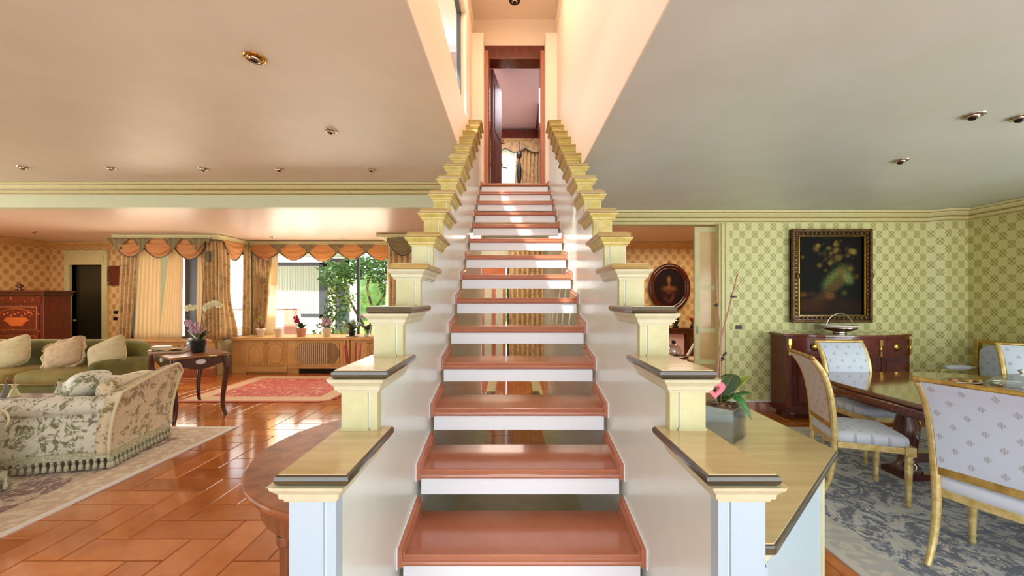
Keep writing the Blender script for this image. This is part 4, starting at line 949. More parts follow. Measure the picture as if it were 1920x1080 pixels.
drape(db, ((-1.05, 7.40), (-.62, 7.40)), ((-1.05, 7.40), (-.62, 7.40)), .02, PZ-.2, 5, .03, 'curtain')
drape(db, ((-.05, 7.40), (.62, 7.40)), ((-.05, 7.40), (.62, 7.40)), .02, PZ-.2, 7, .03, 'curtain')

# ------------------------------------------------------------------ cabinets of the bay, radiator grille, shelf
CY = 7.72
wt = tag(MB().prism([(-5.62, 7.66), (-3.45, 7.66), (-3.28, 7.69), (-2.44, 7.69), (-2.44, 8.40), (-5.62, 8.40)], 'z', .672, .725).build('bay_worktop', 'cab_wood', bevel=.008), 'pale wooden shelf top under the wide bay window holding the row of pots', 'worktop')
def cab_unit(label, x0, x1, y=CY, doors=2):
    t = thing('bay_cabinet', label, 'cabinet', ((x0+x1)/2, y, 0), group=None); hw = (x1-x0)/2-.003
    MB().box(-hw, hw, 0, .62, .1, .668).box(-hw, hw, .03, .5, 0, .1).box(-hw, hw, -.012, .02, .03, .13).build('body', 'cab_wood', t, bevel=.004)
    dw = (2*hw-.06)/doors
    for i in range(doors):
        a = -hw+.03+dw*i; b = a+dw-.01
        d = MB().box(a, b, -.016, 0, .15, .645).build('door', 'cab_wood', t, bevel=.004)
        cx = (a+b)/2; rx = (b-a)*.40; ring = [(cx+rx*math.copysign(abs(math.cos(q))**.8, math.cos(q)), -.018, .40+.20*math.copysign(abs(math.sin(q))**.8, math.sin(q))) for q in [2*PI*k/24 for k in range(25)]]
        MB().tube(ring, .008, 6).build('oval_moulding', 'cab_line', d)
        MB().tube([(a+.02, -.018, .17), (b-.02, -.018, .17), (b-.02, -.018, .625), (a+.02, -.018, .625), (a+.02, -.018, .17)], .005, 6).build('edge_moulding', 'cab_line', d)
        MB().box((b-.05) if i == 0 else a+.01, b-.01 if i == 0 else a+.05, -.024, -.016, .595, .607).build('handle', 'nose', d)
    return t
cab_unit('ochre bay cabinet with two oval door mouldings left of the radiator grille', -5.34, -4.52)
cab_unit('ochre bay cabinet behind the stair post right of the radiator grille', -3.26, -2.46, CY+.02)
cn = thing('bay_cabinet', 'fluted narrow end cabinet at the left end of the bay worktop', 'cabinet', (-5.5, CY+.02, 0))
MB().box(-.15, .15, 0, .6, 0, .668).build('body', 'cab_wood', cn, bevel=.004)
for i in range(5): MB().box(-.12+.05*i, -.095+.05*i, -.008, 0, .12, .64).build('flute', 'cab_line', cn)
rg = thing('radiator_cover', 'carved radiator cover with vertical slats below the wide window', 'radiator', (-3.89, CY-.03, 0))
MB().box(-.62, .62, .02, .6, .1, .668).box(-.62, -.40, .03, .5, 0, .1).box(.34, .62, .03, .5, 0, .1).box(-.6, .5, -.012, .02, .1, .14).build('body', 'cab_wood', rg, bevel=.004)
MB().box(-.50, .50, .0, .022, .145, .185).box(-.50, .50, .0, .022, .62, .655).box(-.50, -.44, .0, .022, .185, .62).box(.44, .50, .0, .022, .185, .62).build('frame', 'cab_wood', rg, bevel=.004)
MB().box(-.43, .43, .014, .021, .19, .615).build('backing', 'walnut_edge', rg)
slm = box(-.011, .011, -.012, .014, .19, .615).mesh('slat', 'radiator')
for i in range(22):
    o = bpy.data.objects.new('slat', slm); C.objects.link(o); o.parent = rg; o.location = (-.41+.039*i, .0, 0)
for sx in (-1, 1):
    for sz in (-1, 1):
        MB().prism([(sx*.44, .4025+sz*.2175), (sx*.44, .4025+sz*.06), (sx*.40, .4025+sz*.12), (sx*.36, .4025+sz*.19), (sx*.26, .4025+sz*.2175)], 'y', -.018, -.006).build('corner_carving', 'cab_line', rg, bevel=.003)
MB().box(-.38, .34, .03, .05, .004, .098).build('vent', 'void', rg)
pl = thing('window_cabinet', 'cream panelled low cabinet on a step under the left bay window', 'cabinet', (-6.62, 7.42, 0))
MB().box(-.92, .86, -.04, .06, 0, .15).build('plinth', 'terra_edge', pl, bevel=.004)
MB().box(-.9, .84, -.01, .06, .15, .66).build('board', 'cab_wood', pl)
for x in (-.55, .0, .5): MB().tube([(x-.2, -.014, .22), (x+.2, -.014, .22), (x+.2, -.014, .6), (x-.2, -.014, .6), (x-.2, -.014, .22)], .007, 6).build('moulding', 'cab_line', pl)

# pots on the worktop
def potm(r, h, rim=.008): return [(r*.72, 0), (r*.95, h*.85), (r*.95+rim, h*.86), (r*.97+rim, h), (r*.9, h), (r*.86, h*.86), (0, h*.86)]
def leafy(par, n, L, Wd, z, mt, seed=1):
    q = random.Random(seed)
    for i in range(n):
        leafm(L*1.25*q.uniform(.7, 1.1), Wd*1.35, q.uniform(0, .5)*L, q.uniform(.6, 1.35), 8).build('leaf', mt, par, (0, 0, z), (0, 0, 2*PI*i/n+q.uniform(-.3, .3)), solid=.0015)
def flower(par, loc, r, mt, rz=0):
    b = MB()
    for k in range(5):
        a = 2*PI*k/5+PI/2; cx, cz = math.cos(a)*r*.55, math.sin(a)*r*.55
        b.sup(cx, 0, cz, r*.45, r*.10, r*.42, .9, .9, 8, 6)
    b.sup(0, -r*.12, 0, r*.18, r*.18, r*.18, 1, 1, 8, 6); return b.build('flower', mt, par, loc, (random.uniform(-.4, .4), random.uniform(-.3, .3), rz+random.uniform(-.5, .5)))
WZ = .727
def pot(label, x, y, r, h, mt, cat='plant', nm='potted_plant'):
    t = thing(nm, label, cat, (x, y, WZ)); MB().lathe(potm(r, h), n=20).build('pot', mt, t); MB().lathe([(0, h*.86), (r*.85, h*.87), (0, h*.9)], n=14).build('soil', 'soil', t); return t
YP = 7.86
def wx(px): return (px-960)*YP/720
a = pot('white pot with bare branching succulent, leftmost on the bay shelf', wx(489), YP, .085, .16, 'pot_white')
MB().tube([(0, 0, .14), (-.03, 0, .25), (-.09, 0, .33)], [.018, .016, .012]).tube([(0, 0, .16), (.05, 0, .25), (.05, 0, .32)], [.018, .015, .012]).tube([(-.02, 0, .22), (-.0, 0, .3)], [.014, .01]).build('stem', 'stem', a)
leafy(a, 5, .08, .014, .33, 'leaf_lime', 4)
pot('small empty white flower pot on the bay shelf, second from left', wx(522), YP, .075, .165, 'pot_white', 'pot', 'flower_pot')
a = pot('magenta orchid in rosy clay pot on the bay shelf', wx(565), YP, .10, .17, 'pot_terra')
leafy(a, 6, .17, .032, .15, 'leaf_dark', 6)
MB().tube(catmull([(0, 0, .15), (-.03, 0, .3), (-.09, 0, .4), (-.16, 0, .6)]), .005, 6).build('stalk', 'stem', a)
for x, z in ((-.04, .28), (-.07, .34), (-.10, .31), (-.13, .38), (-.08, .40)): flower(a, (x, -.02, z), .045, 'petal_magenta')
a = pot('white pot of pale pink flowers in the middle of the bay shelf', wx(613), YP, .085, .17, 'pot_white')
leafy(a, 6, .16, .03, .14, 'leaf_glossy', 8)
for i in range(11): flower(a, (random.uniform(-.10, .08), random.uniform(-.06, .02), random.uniform(.2, .34)), .045, 'petal_pink')
a = pot('dark pot with spreading dark leaves on a saucer on the bay shelf', wx(660), YP, .07, .12, 'black')
MB().lathe([(.07, 0), (.12, .008), (.125, .02), (.11, .012), (0, .012)], n=20).build('saucer', 'pot_white', a, (0, 0, 0))
leafy(a, 9, .26, .05, .11, 'leaf_dark', 9)
a = pot('glass pot with tall green plant on the bay shelf beside the stair post', wx(688), YP, .075, .15, 'glass_pot')
leafy(a, 8, .26, .045, .12, 'leaf_dark', 11)
for i in range(4): flower(a, (random.uniform(-.1, .1), -.02, random.uniform(.35, .45)), .04, 'petal_pink')
a = pot('small brown pot plant half hidden behind the stair post', wx(712), YP, .06, .14, 'walnut'); leafy(a, 6, .16, .03, .12, 'leaf_glossy', 12)
for i, (px, yy, lab) in enumerate(((600, 9.2, 'pale outdoor flower pot with lime grass on the terrace'), (648, 9.4, 'pink outdoor planter on the terrace behind the shelf plants'))):
    t = thing('outdoor_planter', lab, 'planter', ((px-960)*yy/720, yy, -.12)); MB().lathe(potm(.2, .62), n=18).build('pot', 'pot_terra' if i else 'pot_white', t); leafy(t, 12, .36, .03, .55, 'leaf_lime', 20+i)

# ------------------------------------------------------------------ red folding stand near the bay
rs = thing('red_stand', 'dark red slender folding rods with black joints near the bay cabinets', 'stand', (-2.52, 6.1, 0))
for i, (x0, x1) in enumerate(((-.03, -.12), (.02, .03), (.06, .10), (-.08, -.16))):
    MB().tube([(x0, .02*i, 0), (x1, .02*i, .84-.03*i)], .014, 8).build('rod', 'red_rod', rs); MB().tube([(x0+(x1-x0)*.2, .02*i, .17), (x0+(x1-x0)*.42, .02*i, .36)], .02, 8).build('joint', 'black', rs)

# ------------------------------------------------------------------ red carpet, faded carpet
tag(MB().prism([(-4.89, 5.55), (-2.80, 5.55), (-2.63, 5.75), (-2.63, 7.45), (-4.89, 7.45)], 'z', .001, .012).build('red_carpet', 'rug_red'), 'red and cream Persian carpet in front of the bay cabinets', 'rug')
tag(box(-7.0, -3.2, .99, 4.47, .001, .012).build('faded_carpet', 'rug_beige'), 'faded rose and beige carpet with pale edge under the armchairs', 'rug')

# ------------------------------------------------------------------ rococo side table with orchid
A = Vector((-3.98, 4.60)); B = Vector((-3.66, 5.02)); Cc = Vector((-4.64, 5.62))
ex = (B-A).normalized(); ang = math.atan2(ex.y, ex.x)
tc = A+(Cc-B)*.5+(B-A)*.5
tb = thing('side_table', 'dark wood cabriole-leg side table with oval porcelain plaques beside the armchair', 'table', (tc.x, tc.y, 0), ang)
hx, hy = .265, .56
def tpoly(hx, hy, bul=.03, n=8):
    P = []
    for (a, b) in (((-hx, -hy), (hx, -hy)), ((hx, -hy), (hx, hy)), ((hx, hy), (-hx, hy)), ((-hx, hy), (-hx, -hy))):
        a, b = Vector(a), Vector(b); d = b-a; nrm = Vector((d.y, -d.x)).normalized()
        for i in range(n): t = i/n; P.append(tuple(a+d*t+nrm*bul*(.5-.5*math.cos(4*PI*t))*(-.6 if .25 < t < .75 else .4)+nrm*bul*.0))
    return P
MB().prism(tpoly(hx+.035, hy+.03), 'z', .775, .80).build('tabletop', 'walnut', tb, bevel=.006)
MB().prism(tpoly(hx+.04, hy+.036), 'z', .778, .786).build('brass_edge', 'brass', tb)
ap = []
for s_, (u0, u1), fix, axn in ((1, (-hx, hx), -hy, 'y'), (1, (-hx, hx), hy-.02, 'y'), (1, (-hy, hy), -hx, 'x'), (1, (-hy, hy), hx-.02, 'x')):
    n = 12; P = [(u0+(u1-u0)*i/n, .66+.03*math.cos(2*PI*i/n)-.01) for i in range(n+1)]+[(u1, .775), (u0, .775)]
    q = MB().prism(P, axn, fix, fix+.02).build('apron', 'dark_wood', tb, bevel=.003)
    pc = (0, fix-.012, .715) if axn == 'y' else (fix-.012, 0, .715)
    if fix < 0 or axn == 'x':
        o_ = MB().lathe([(0, 0), (.02, .006), (.05, .010), (.055, 0)][::-1], n=20, sx=1, sy=.6)
        if axn == 'y': M_ = Matrix.Translation((0, fix, .718)) @ Matrix.Rotation(PI/2, 4, 'X')
        elif fix < 0: M_ = Matrix.Translation((fix, 0, .718)) @ Matrix.Rotation(-PI/2, 4, 'Y') @ Matrix.Rotation(PI/2, 4, 'Z')
        else: M_ = Matrix.Translation((fix+.02, 0, .718)) @ Matrix.Rotation(PI/2, 4, 'Y') @ Matrix.Rotation(PI/2, 4, 'Z')
        o_.xf(M_).build('plaque', 'pearl', q)
for sx in (-1, 1):
    for sy in (-1, 1):
        P = [(0, 0, .775), (.02, .02, .70), (.035, .035, .6), (.01, .01, .42), (-.015, -.015, .22), (-.005, -.005, .08), (.02, .02, 0)]
        pth = catmull([(sx*(hx-.02+x*.7), sy*(hy-.02+y*.7), z) for x, y, z in P], 5); nn = len(pth)-1
        l_ = MB().tube(pth, [1.75-1.0*(i/nn)**.8+.1*(i > nn-2) for i in range(nn+1)], 8, rect=(.024, .024)).build('leg', 'dark_wood', tb, bevel=.004)
        MB().sup(sx*(hx+.0), sy*(hy+.0), .74, .014, .014, .035, .8, .8, 8, 6).build('mount', 'brass', l_)
def ontable(u, v): p = tc+Vector((math.cos(ang), math.sin(ang)))*u+Vector((-math.sin(ang), math.cos(ang)))*v; return (p.x, p.y, .802)
oc = thing('potted_orchid', 'pale yellow orchid in dark green pot on the side table', 'plant', (-4.10, 5.02, .802))
MB().lathe([(.062, 0), (.075, .01), (.088, .15), (.093, .155), (.09, .165), (.08, .165), (.078, .14), (0, .14)], n=24).build('pot', 'pot_dark', oc)
for (L, az, li, dr_) in ((.2, 2.7, .8, .05), (.2, .2, 1.0, .03), (.17, 1.4, 1.2, .02), (.2, -1.0, .8, .12), (.16, 3.6, 1.2, .0), (.15, -.2, 1.2, .0)): leafm(L, .028, dr_, li).build('leaf', 'leaf_dark', oc, (0, 0, .14), (0, 0, az), solid=.0015)
for P in ([(0, 0, .14), (-.02, 0, .3), (-.03, 0, .46), (-.05, 0, .56), (-.14, 0, .575)], [(.01, 0, .14), (.06, 0, .32), (.05, 0, .5), (.13, 0, .6), (.25, 0, .64)], [(0, .01, .14), (.04, 0, .4), (.06, 0, .75), (.07, 0, .92)]): MB().tube(catmull(P, 6), .006, 6).build('stalk', 'stem', oc)
for x, z in ((-.14, .57), (-.10, .585), (-.05, .58), (-.0, .575), (.09, .57), (.13, .60), (.17, .62), (.21, .635), (.25, .64), (.28, .61)): flower(oc, (x, -.015, z), .045, 'petal_white')
ov = thing('potted_orchid', 'lilac flowering orchid in blue and white jar behind the book on the side table', 'plant', (-4.40, 5.32, .802))
MB().lathe([(.05, 0), (.07, .01), (.09, .07), (.085, .12), (.06, .14), (.065, .15), (0, .13)], n=22).build('pot', plain('blue_white_china', c(210, 216, 222), .2, coat=.4, col2=c(110, 130, 160), ns=18), ov)
leafy(ov, 4, .12, .025, .14, 'leaf_dark', 31)
MB().tube(catmull([(0, 0, .14), (.0, 0, .28), (-.04, 0, .42)]), .005, 6).build('stalk', 'stem', ov)
for i in range(12): flower(ov, (random.uniform(-.12, .12), random.uniform(-.03, .03), random.uniform(.2, .42)), .04, 'petal_pink')
bk_ = thing('book', 'thick open brown book lying on the side table', 'book', (-4.46, 5.0, .802), .5)
MB().grid(lambda u, v: ((u-.5)*.34, (v-.5)*.25, .03+.02*math.sin(PI*(abs(u-.5)*2))), 16, 2).box(-.17, .17, -.125, .125, .004, .028).build('pages', 'pillow_pink', bk_); MB().box(-.18, .18, -.135, .135, 0, .004).build('cover', 'walnut', bk_)
bx_ = thing('trinket_box', 'small flat pale box at the back left of the side table', 'box', (-4.86, 5.33, .802), .3); MB().box(-.1, .1, -.05, .05, 0, .03).build('body', 'cream', bx_, bevel=.004); MB().box(-.103, .103, -.053, .053, .03, .042).build('lid', 'pot_white', bx_, bevel=.003)

# ------------------------------------------------------------------ upholstery
def armchair(label, loc, rz, group):
    t = thing('armchair', label, 'armchair', loc, rz, group)      # faces +x, width along y
    MB().sup(.0, 0, .27, .40, .40, .15, .25, .22, 32, 12).build('body', 'floral_cool', t)
    MB().sup(.06, 0, .445, .32, .27, .07, .5, .25, 28, 10).build('seat_cushion', 'floral_cool', t)
    # back shell: slants outwards to the top, slopes down to the arms
    def shell(x0, x1, ztop):
        b = MB(); P = []; n = 18
        def fn(u, v):
            y = (u-.5)*.84; zt = ztop-.13*(max(0, (y+.36)/.78))**1.2-.10*(max(0, (-y-.34)/.08))**2; z = .13+(zt-.13)*v
            return (x0-.10*v*v+(.012*math.sin(PI*u)*math.sin(PI*v)*(-1 if x0 < x1 else 1)), y*(1+.05*v), z)
        return fn
    f1, f2 = shell(-.40, 0, .79), shell(-.30, -1, .78)
    g = MB().grid(f1, 20, 14); g.f = [q[::-1] for q in g.f]; k = len(g.v); g.grid(f2, 20, 14)
    nu, nv = 20, 14; W1 = nu+1
    for i in range(nu):
        g.f.append((nv*W1+i, nv*W1+i+1, k+nv*W1+i+1, k+nv*W1+i)); g.s.append(True); g.f.append((i, k+i, k+i+1, i+1)); g.s.append(True)
    for j in range(nv):
        g.f.append((j*W1, (j+1)*W1, k+(j+1)*W1, k+j*W1)); g.s.append(True); g.f.append((j*W1+nu, k+j*W1+nu, k+(j+1)*W1+nu, (j+1)*W1+nu)); g.s.append(True)
    g.build('backrest', 'floral_warm', t)
    edge = [f1(u/20, 1) for u in range(21)]; e2 = [f1(0, v/10) for v in range(11)]; e3 = [f1(1, v/10) for v in range(10, -1, -1)]
    MB().tube([Vector(p)+Vector((-.004, 0, .006)) for p in e2+edge+e3], .013, 8).build('piping', 'piping', t)
    MB().sup(-.30, 0, .64, .075, .34, .12, .6, .35, 24, 12).build('back_cushion', 'floral_warm', t)
    for s_ in (-1, 1):
        MB().box(-.36, .38, s_*.36-.035, s_*.36+.035, .13, .52).build('arm_panel', 'floral_cool', t, bevel=.02)
        a = MB().lathe([(0, -.40), (.05, -.395), (.075, -.37), (.08, -.1), (.085, .3), (.075, .37), (.03, .395), (0, .40)], n=18).xf(Matrix.Translation((.0, s_*.375, .56)) @ Matrix.Rotation(PI/2, 4, 'Y'))
        a.build('arm', 'floral_cool', t)
        MB().tube([(.395, s_*.375+.07*math.cos(q), .56+.07*math.sin(q)) for q in [2*PI*i/16 for i in range(17)]], .008, 6).build('piping', 'piping', t)
    band = MB().box(-.412, -.40, -.41, .41, .10, .155).box(.40, .412, -.41, .41, .10, .155).box(-.412, .412, -.412, -.40, .10, .155).box(-.412, .412, .40, .412, .10, .155); band.build('braid', 'fringe', t)
    tm_ = MB().lathe([(.003, .0), (.016, -.005), (.011, -.02), (.009, -.026), (.016, -.05), (.019, -.085), (0, -.087)][::-1], n=8).mesh('tassel', 'fringe')
    for i in range(17):
        q = -.40+.05*i
        for p in ((q, -.412), (q, .412), (-.412, q), (.412, q)):
            o = bpy.data.objects.new('tassel', tm_); C.objects.link(o); o.parent = t; o.location = (p[0], p[1], .102)
    return t
G2 = 'floral fringed armchairs on the faded carpet'
ac = armchair('floral silk armchair with tasselled fringe, its back towards the side table', (-4.00, 3.66, .013), math.atan2(-.231, -.973), G2)
armchair('floral fringed armchair cut off by the left edge of the photo', (-4.33, 2.57, .013), PI/2, G2)
cu = thing('scatter_cushion', 'floral silk bolster cushion with tassel lying on the armchair', 'cushion', (-3.98, 3.58, .66), -.35)
MB().sup(0, 0, 0, .25, .15, .115, .7, .6, 26, 14).xf(Matrix.Rotation(-.55, 4, 'Y')).build('cover', 'floral_cool', cu)
MB().tube([(-.1, -.155, -.03), (-.1, -.16, .03), (-.1, -.12, .11)], .006, 6).build('cord', 'nose', cu)
MB().lathe([(0, 0), (.016, -.01), (.012, -.03), (.03, -.09), (.034, -.12), (0, -.12)][::-1], n=10).build('tassel', 'fringe', cu, (-.04, -.15, .10))
so2 = thing('sofa', 'long green velvet sofa with three seat cushions along the back of the seating group', 'sofa', (-7.1, 5.48, 0), -PI/2)
# local: faces +x (towards the camera after rotation), length along y
Ls = 1.55
MB().sup(-.36, 0, .50, .12, Ls, .37, .25, .12, 32, 14).build('backrest', 'velvet', so2)
MB().tube([(-.36, -Ls*.96, .875), (-.36, Ls*.96, .875)], .008, 6).build('piping', 'piping', so2)
MB().box(-.4, .40, -Ls+.02, Ls-.02, .10, .36).build('body', 'velvet', so2, bevel=.03)
for i in range(3): MB().sup(.07, (i-1)*(2*Ls-.3)/3, .43, .38, (Ls-.15)/3-.005, .105, .5, .3, 28, 12).build('seat_cushion', 'velvet_seat', so2)
for s_ in (-1, 1): MB().sup(-.02, s_*(Ls-.06), .38, .40, .10, .27, .35, .5, 22, 12).build('arm', 'velvet', so2)
MB().box(.395, .41, -Ls+.02, Ls-.02, .05, .20).build('skirt', 'velvet', so2)
MB().tube([(.43, -Ls+.1, .37), (.43, Ls-.1, .37)], .008, 6).build('piping', 'piping', so2)
def cushion(label, x, y, z, rot, mt, ruffle=False, s_=.26):
    t = thing('scatter_cushion', label, 'cushion', (x, y, z)); t.rotation_euler = rot
    MB().sup(0, 0, 0, s_, s_*.86, .095, .95, .35, 36, 14, lambda x_, y_, z_: (x_, y_, z_)).xf(Matrix.Rotation(PI/2, 4, 'X')).build('cover', mt, t)
    b = MB(); n = 40; P = []
    for i in range(n+1):
        a = 2*PI*i/n; P.append((s_*math.copysign(abs(math.cos(a))**.3, math.cos(a)), 0, s_*.86*math.copysign(abs(math.sin(a))**.3, math.sin(a))))
    if ruffle:
        def fn(u, v):
            k = u*n; i = min(int(k), n-1); p = Vector(P[i]).lerp(Vector(P[i+1]), k-i); d = p.normalized(); return tuple(p+d*(.05*v)+Vector((0, .018*math.sin(u*2*PI*34)*v, 0)))
        b.grid(fn, 200, 2).build('ruffle', mt, t, solid=.003)
    else: b.tube(P, .008, 6).build('piping', mt, t)
    return t
cushion('plain beige cushion leaning at the left end of the green sofa', -7.20, 5.48, .71, (-.42, -.35, .25), 'pillow', s_=.265)
cushion('ruffled beige cushion in the middle of the green sofa', -6.42, 5.50, .70, (-.42, -.3, .2), 'pillow_pink', True, .225)
cushion('plain beige cushion at the right end of the green sofa behind the armchair', -5.80, 5.50, .71, (-.42, -.45, .15), 'pillow', s_=.25)
ot = thing('ottoman', 'round pale green satin ottoman before the green sofa', 'ottoman', (-5.12, 4.72, 0)); MB().sup(0, 0, .40, .33, .33, .13, .6, 1, 28, 12).build('cushion', 'ottoman', ot); MB().lathe([(.30, .03), (.31, .1), (.31, .34), (.29, .38)], n=28).build('body', 'ottoman', ot)
for a in range(4): MB().lathe([(.02, 0), (.028, .05)], .22*math.cos(a*PI/2+.7), .22*math.sin(a*PI/2+.7), 10).build('foot', 'dark_wood', ot)
cf = thing('coffee_table', 'low pale lilac topped coffee table among the armchairs', 'table', (-5.55, 3.88, .012)); MB().box(-.58, .58, -.38, .38, .405, .44).build('tabletop', plain('pale_lilac_top', c(206, 200, 208), .12, coat=.5), cf, bevel=.01)
MB().box(-.52, .52, -.33, .33, .35, .405).build('apron', 'gold', cf)
for sx in (-1, 1):
    for sy in (-1, 1): MB().lathe([(.015, 0), (.02, .1), (.028, .33), (.034, .36)], sx*.48, sy*.29, 10).build('leg', 'gold', cf)
ta = thing('tassel_pair', 'pair of grey tassels with knotted cord on the coffee table', 'tassel', (-5.36, 4.10, .454))
for i, x in enumerate((-.045, .045)): MB().lathe([(.05, 0), (.045, .01), (.02, .08), (.013, .10), (.02, .115), (.012, .135), (0, .14)], x, 0, 12).build('tassel', plain('grey_tassel', c(130, 124, 116), .8) if i == 0 else 'ottoman', ta)
MB().tube(catmull([(-.045, 0, .135), (-.02, 0, .2), (0, 0, .175), (.02, 0, .2), (.045, 0, .135)]), .007, 6).build('cord', 'walnut', ta)

# ------------------------------------------------------------------ marquetry secretaire
sc_ = thing('secretaire', 'tall red marquetry secretaire cabinet at the far left wall', 'cabinet', (-9.42, 7.55, 0))
MB().box(-.5, .46, -.2, .25, .06, 1.56).build('body', 'red_wood', sc_, bevel=.006)
MB().box(-.56, .54, -.27, .26, 1.62, 1.66).box(-.53, .50, -.24, .26, 1.56, 1.62).build('top', 'dark_wood', sc_, bevel=.008)
MB().box(-.5, .42, -.215, -.2, 1.42, 1.54).build('frieze', 'marquetry', sc_)
fl_ = MB().box(-.46, .38, -.215, -.2, .86, 1.38).build('fall_front', 'marquetry', sc_)
b = MB()
for (x0, x1, z0, z1) in ((-.42, .34, 1.34, 1.346), (-.42, .34, .9, .906), (-.42, -.414, .9, 1.346), (.334, .34, .9, 1.346)): b.box(x0, x1, -.218, -.214, z0, z1)
b.build('inlay_line', 'cab_line', fl_)
b = MB().prism([(-.24, 1.14), (.14, 1.14), (.19, 1.08), (.12, 1.05), (.05, .98), (-.15, .98), (-.22, 1.05), (-.29, 1.08)], 'y', -.219, -.214)
for i in range(8): b.sup(-.28+.067*i, -.217, 1.2+.03*math.sin(i*2.1), .022, .004, .02, 1, 1, 8, 5)
b.tube([(-.36+.31*1.0*0+.31-.31*math.cos(q), -.217, 1.18+.13*math.sin(q)) for q in [PI*i/12 for i in range(13)]], .006, 6); b.build('inlay', 'inlay', fl_)
for i in range(3):
    d = MB().box(-.46, .38, -.215, -.2, .1+.25*i, .33+.25*i).build('drawer', 'marquetry', sc_); MB().box(-.4, .32, -.219, -.214, .14+.25*i, .146+.25*i).box(-.4, .32, -.219, -.214, .285+.25*i, .291+.25*i).build('inlay_line', 'cab_line', d)
for sx in (-.45, .41): MB().box(sx-.04, sx+.04, -.2, .2, 0, .06).build('foot', 'dark_wood', sc_)
vz = thing('cabinet_ornament', 'small dark ornament on top of the secretaire', 'ornament', (-9.62, 7.5, 1.661)); MB().lathe([(.05, 0), (.055, .02), (.02, .04), (.06, .09), (.03, .12), (0, .13)], n=14).build('body', 'dark_wood', vz)

# wall fittings on the left far wall
wr = thing('wall_rack', 'small carved dark wooden rack hanging right of the green door', 'rack', (-8.72, 8.42, 2.02)); b = MB().box(-.09, .13, -.03, 0, -.2, .2).box(-.10, .20, -.05, 0, -.23, -.2)
for i in range(6): b.box(-.12, -.09, -.04, -.005, -.14+.055*i, -.11+.055*i)
b.build('board', 'red_wood', wr, bevel=.004)
for i, z in enumerate((1.2, 1.06)): s_ = thing('light_switch', ('upper' if i == 0 else 'lower')+' black light switch right of the green door', 'switch', (-8.68, 8.428, z)); MB().box(-.06, .06, -.012, 0, -.035, .035).build('plate', 'black', s_, bevel=.003); MB().box(-.02, .02, -.018, -.012, -.02, .02).build('rocker', 'steel_dark', s_)

# ------------------------------------------------------------------ far right room
ow = thing('oval_portrait', 'oval portrait of a woman in dark round frame in the far room', 'painting', (3.41, 8.34, 1.74))
def oval(rx, rz, n=40): return [(rx*math.cos(2*PI*i/n), rz*math.sin(2*PI*i/n)) for i in range(n)]
cvp = canvas('portrait', .72, .90, blobs([(.5, .24, .34, .26, 0, c(58, 22, 16), .8), (.5, .46, .22, .10, 0, c(150, 92, 50), .85), (.5, .40, .15, .08, 0, c(84, 40, 24), .9), (.5, .76, .12, .14, 0, c(16, 8, 6), .9), (.49, .70, .07, .095, 0, c(160, 104, 62), .9), (.5, .56, .045, .08, 0, c(146, 92, 52), .9), (.60, .22, .15, .045, .7, c(126, 74, 42), .7), (.38, .2, .13, .04, -.4, c(112, 62, 34), .6)], lambda u, v: c(30, 14, 10)), ow, -.01, 40, 50)
b = MB()
for k, (r0, r1, d) in enumerate(((.34, .38, .04), (.38, .445, .055))):
    n = 40; vs = []; fs = []
    for r, dd_ in ((r0, 0), (r0, -d), (r1, -d*.8), (r1, 0)):
        vs += [(r*math.cos(2*PI*i/n), dd_, r*1.17*math.sin(2*PI*i/n)) for i in range(n)]
    for j in range(3): fs += [(j*n+i, j*n+(i+1) % n, (j+1)*n+(i+1) % n, (j+1)*n+i) for i in range(n)]
    b.add(vs, fs, True)
b.build('frame', 'dark_wood', ow)
for o in (cvp,):
    me = o.data; bm_v = [v.co.copy() for v in me.vertices]
    for v in me.vertices:   # round the canvas to the oval opening
        x, z = v.co.x/.36, v.co.z/.45; mx = max(abs(x), abs(z)); r = math.hypot(x, z)
        if r > 1e-6: k = mx/r; v.co.x = x*k*.36; v.co.z = z*k*.43
MB().tube([(0, -.01, .53), (0, -.01, .60)], .012, 6).build('hanger', 'brass', ow)
dk = thing('console_cabinet', 'dark wooden console with pink cloth panel below the oval portrait', 'table', (3.62, 8.08, 0))
MB().box(-.75, .62, -.26, .24, .86, .90).box(-.72, .6, -.24, .22, .78, .86).build('tabletop', 'dark_wood', dk, bevel=.005)
for x in (-.66, -.02, .14, .56): MB().box(x-.035, x+.035, -.23, -.16, 0, .78).build('leg', 'dark_wood', dk)
MB().box(-.6, -.08, -.18, -.17, .25, .77).build('cloth_panel', plain('pink_cloth', c(226, 190, 184), .8), dk)
MB().box(.2, .5, -.1, -.08, .1, .77).build('back_panel', 'door_panel', dk)
v1 = thing('bronze_urn', 'dark bronze urn on the far console left of the cup', 'urn', (3.42, 8.03, .901)); MB().lathe([(.06, 0), (.065, .02), (.03, .05), (.07, .12), (.075, .17), (.05, .2), (.03, .24), (.05, .27), (0, .30)], n=14).build('body', 'steel_dark', v1); MB().lathe([(.072, .12), (.078, .14), (.072, .16)], n=14).build('band', 'silver', v1)
v2 = thing('red_cup', 'dark footed cup with red bowl on the far console', 'cup', (3.78, 8.0, .901)); MB().lathe([(.07, 0), (.06, .03), (.045, .06), (.03, .09), (.025, .11)], n=14).build('foot', 'steel_dark', v2); MB().lathe([(.02, .11), (.05, .125), (.08, .18), (.085, .2), (.06, .15), (0, .13)], n=14).build('bowl', 'red_rod', v2)
sw = thing('rocking_chair', 'white curled metal chair arm in the far room through the opening', 'chair', (3.34, 6.95, 0))
MB().tube(catmull([(-.2, 0, .42), (-.08, 0, .62), (.04, 0, .82), (.1, 0, .93), (.07, 0, 1.0), (-.0, 0, .985), (-.01, 0, .97)], 6), .022, 8).build('back_post', 'white', sw)
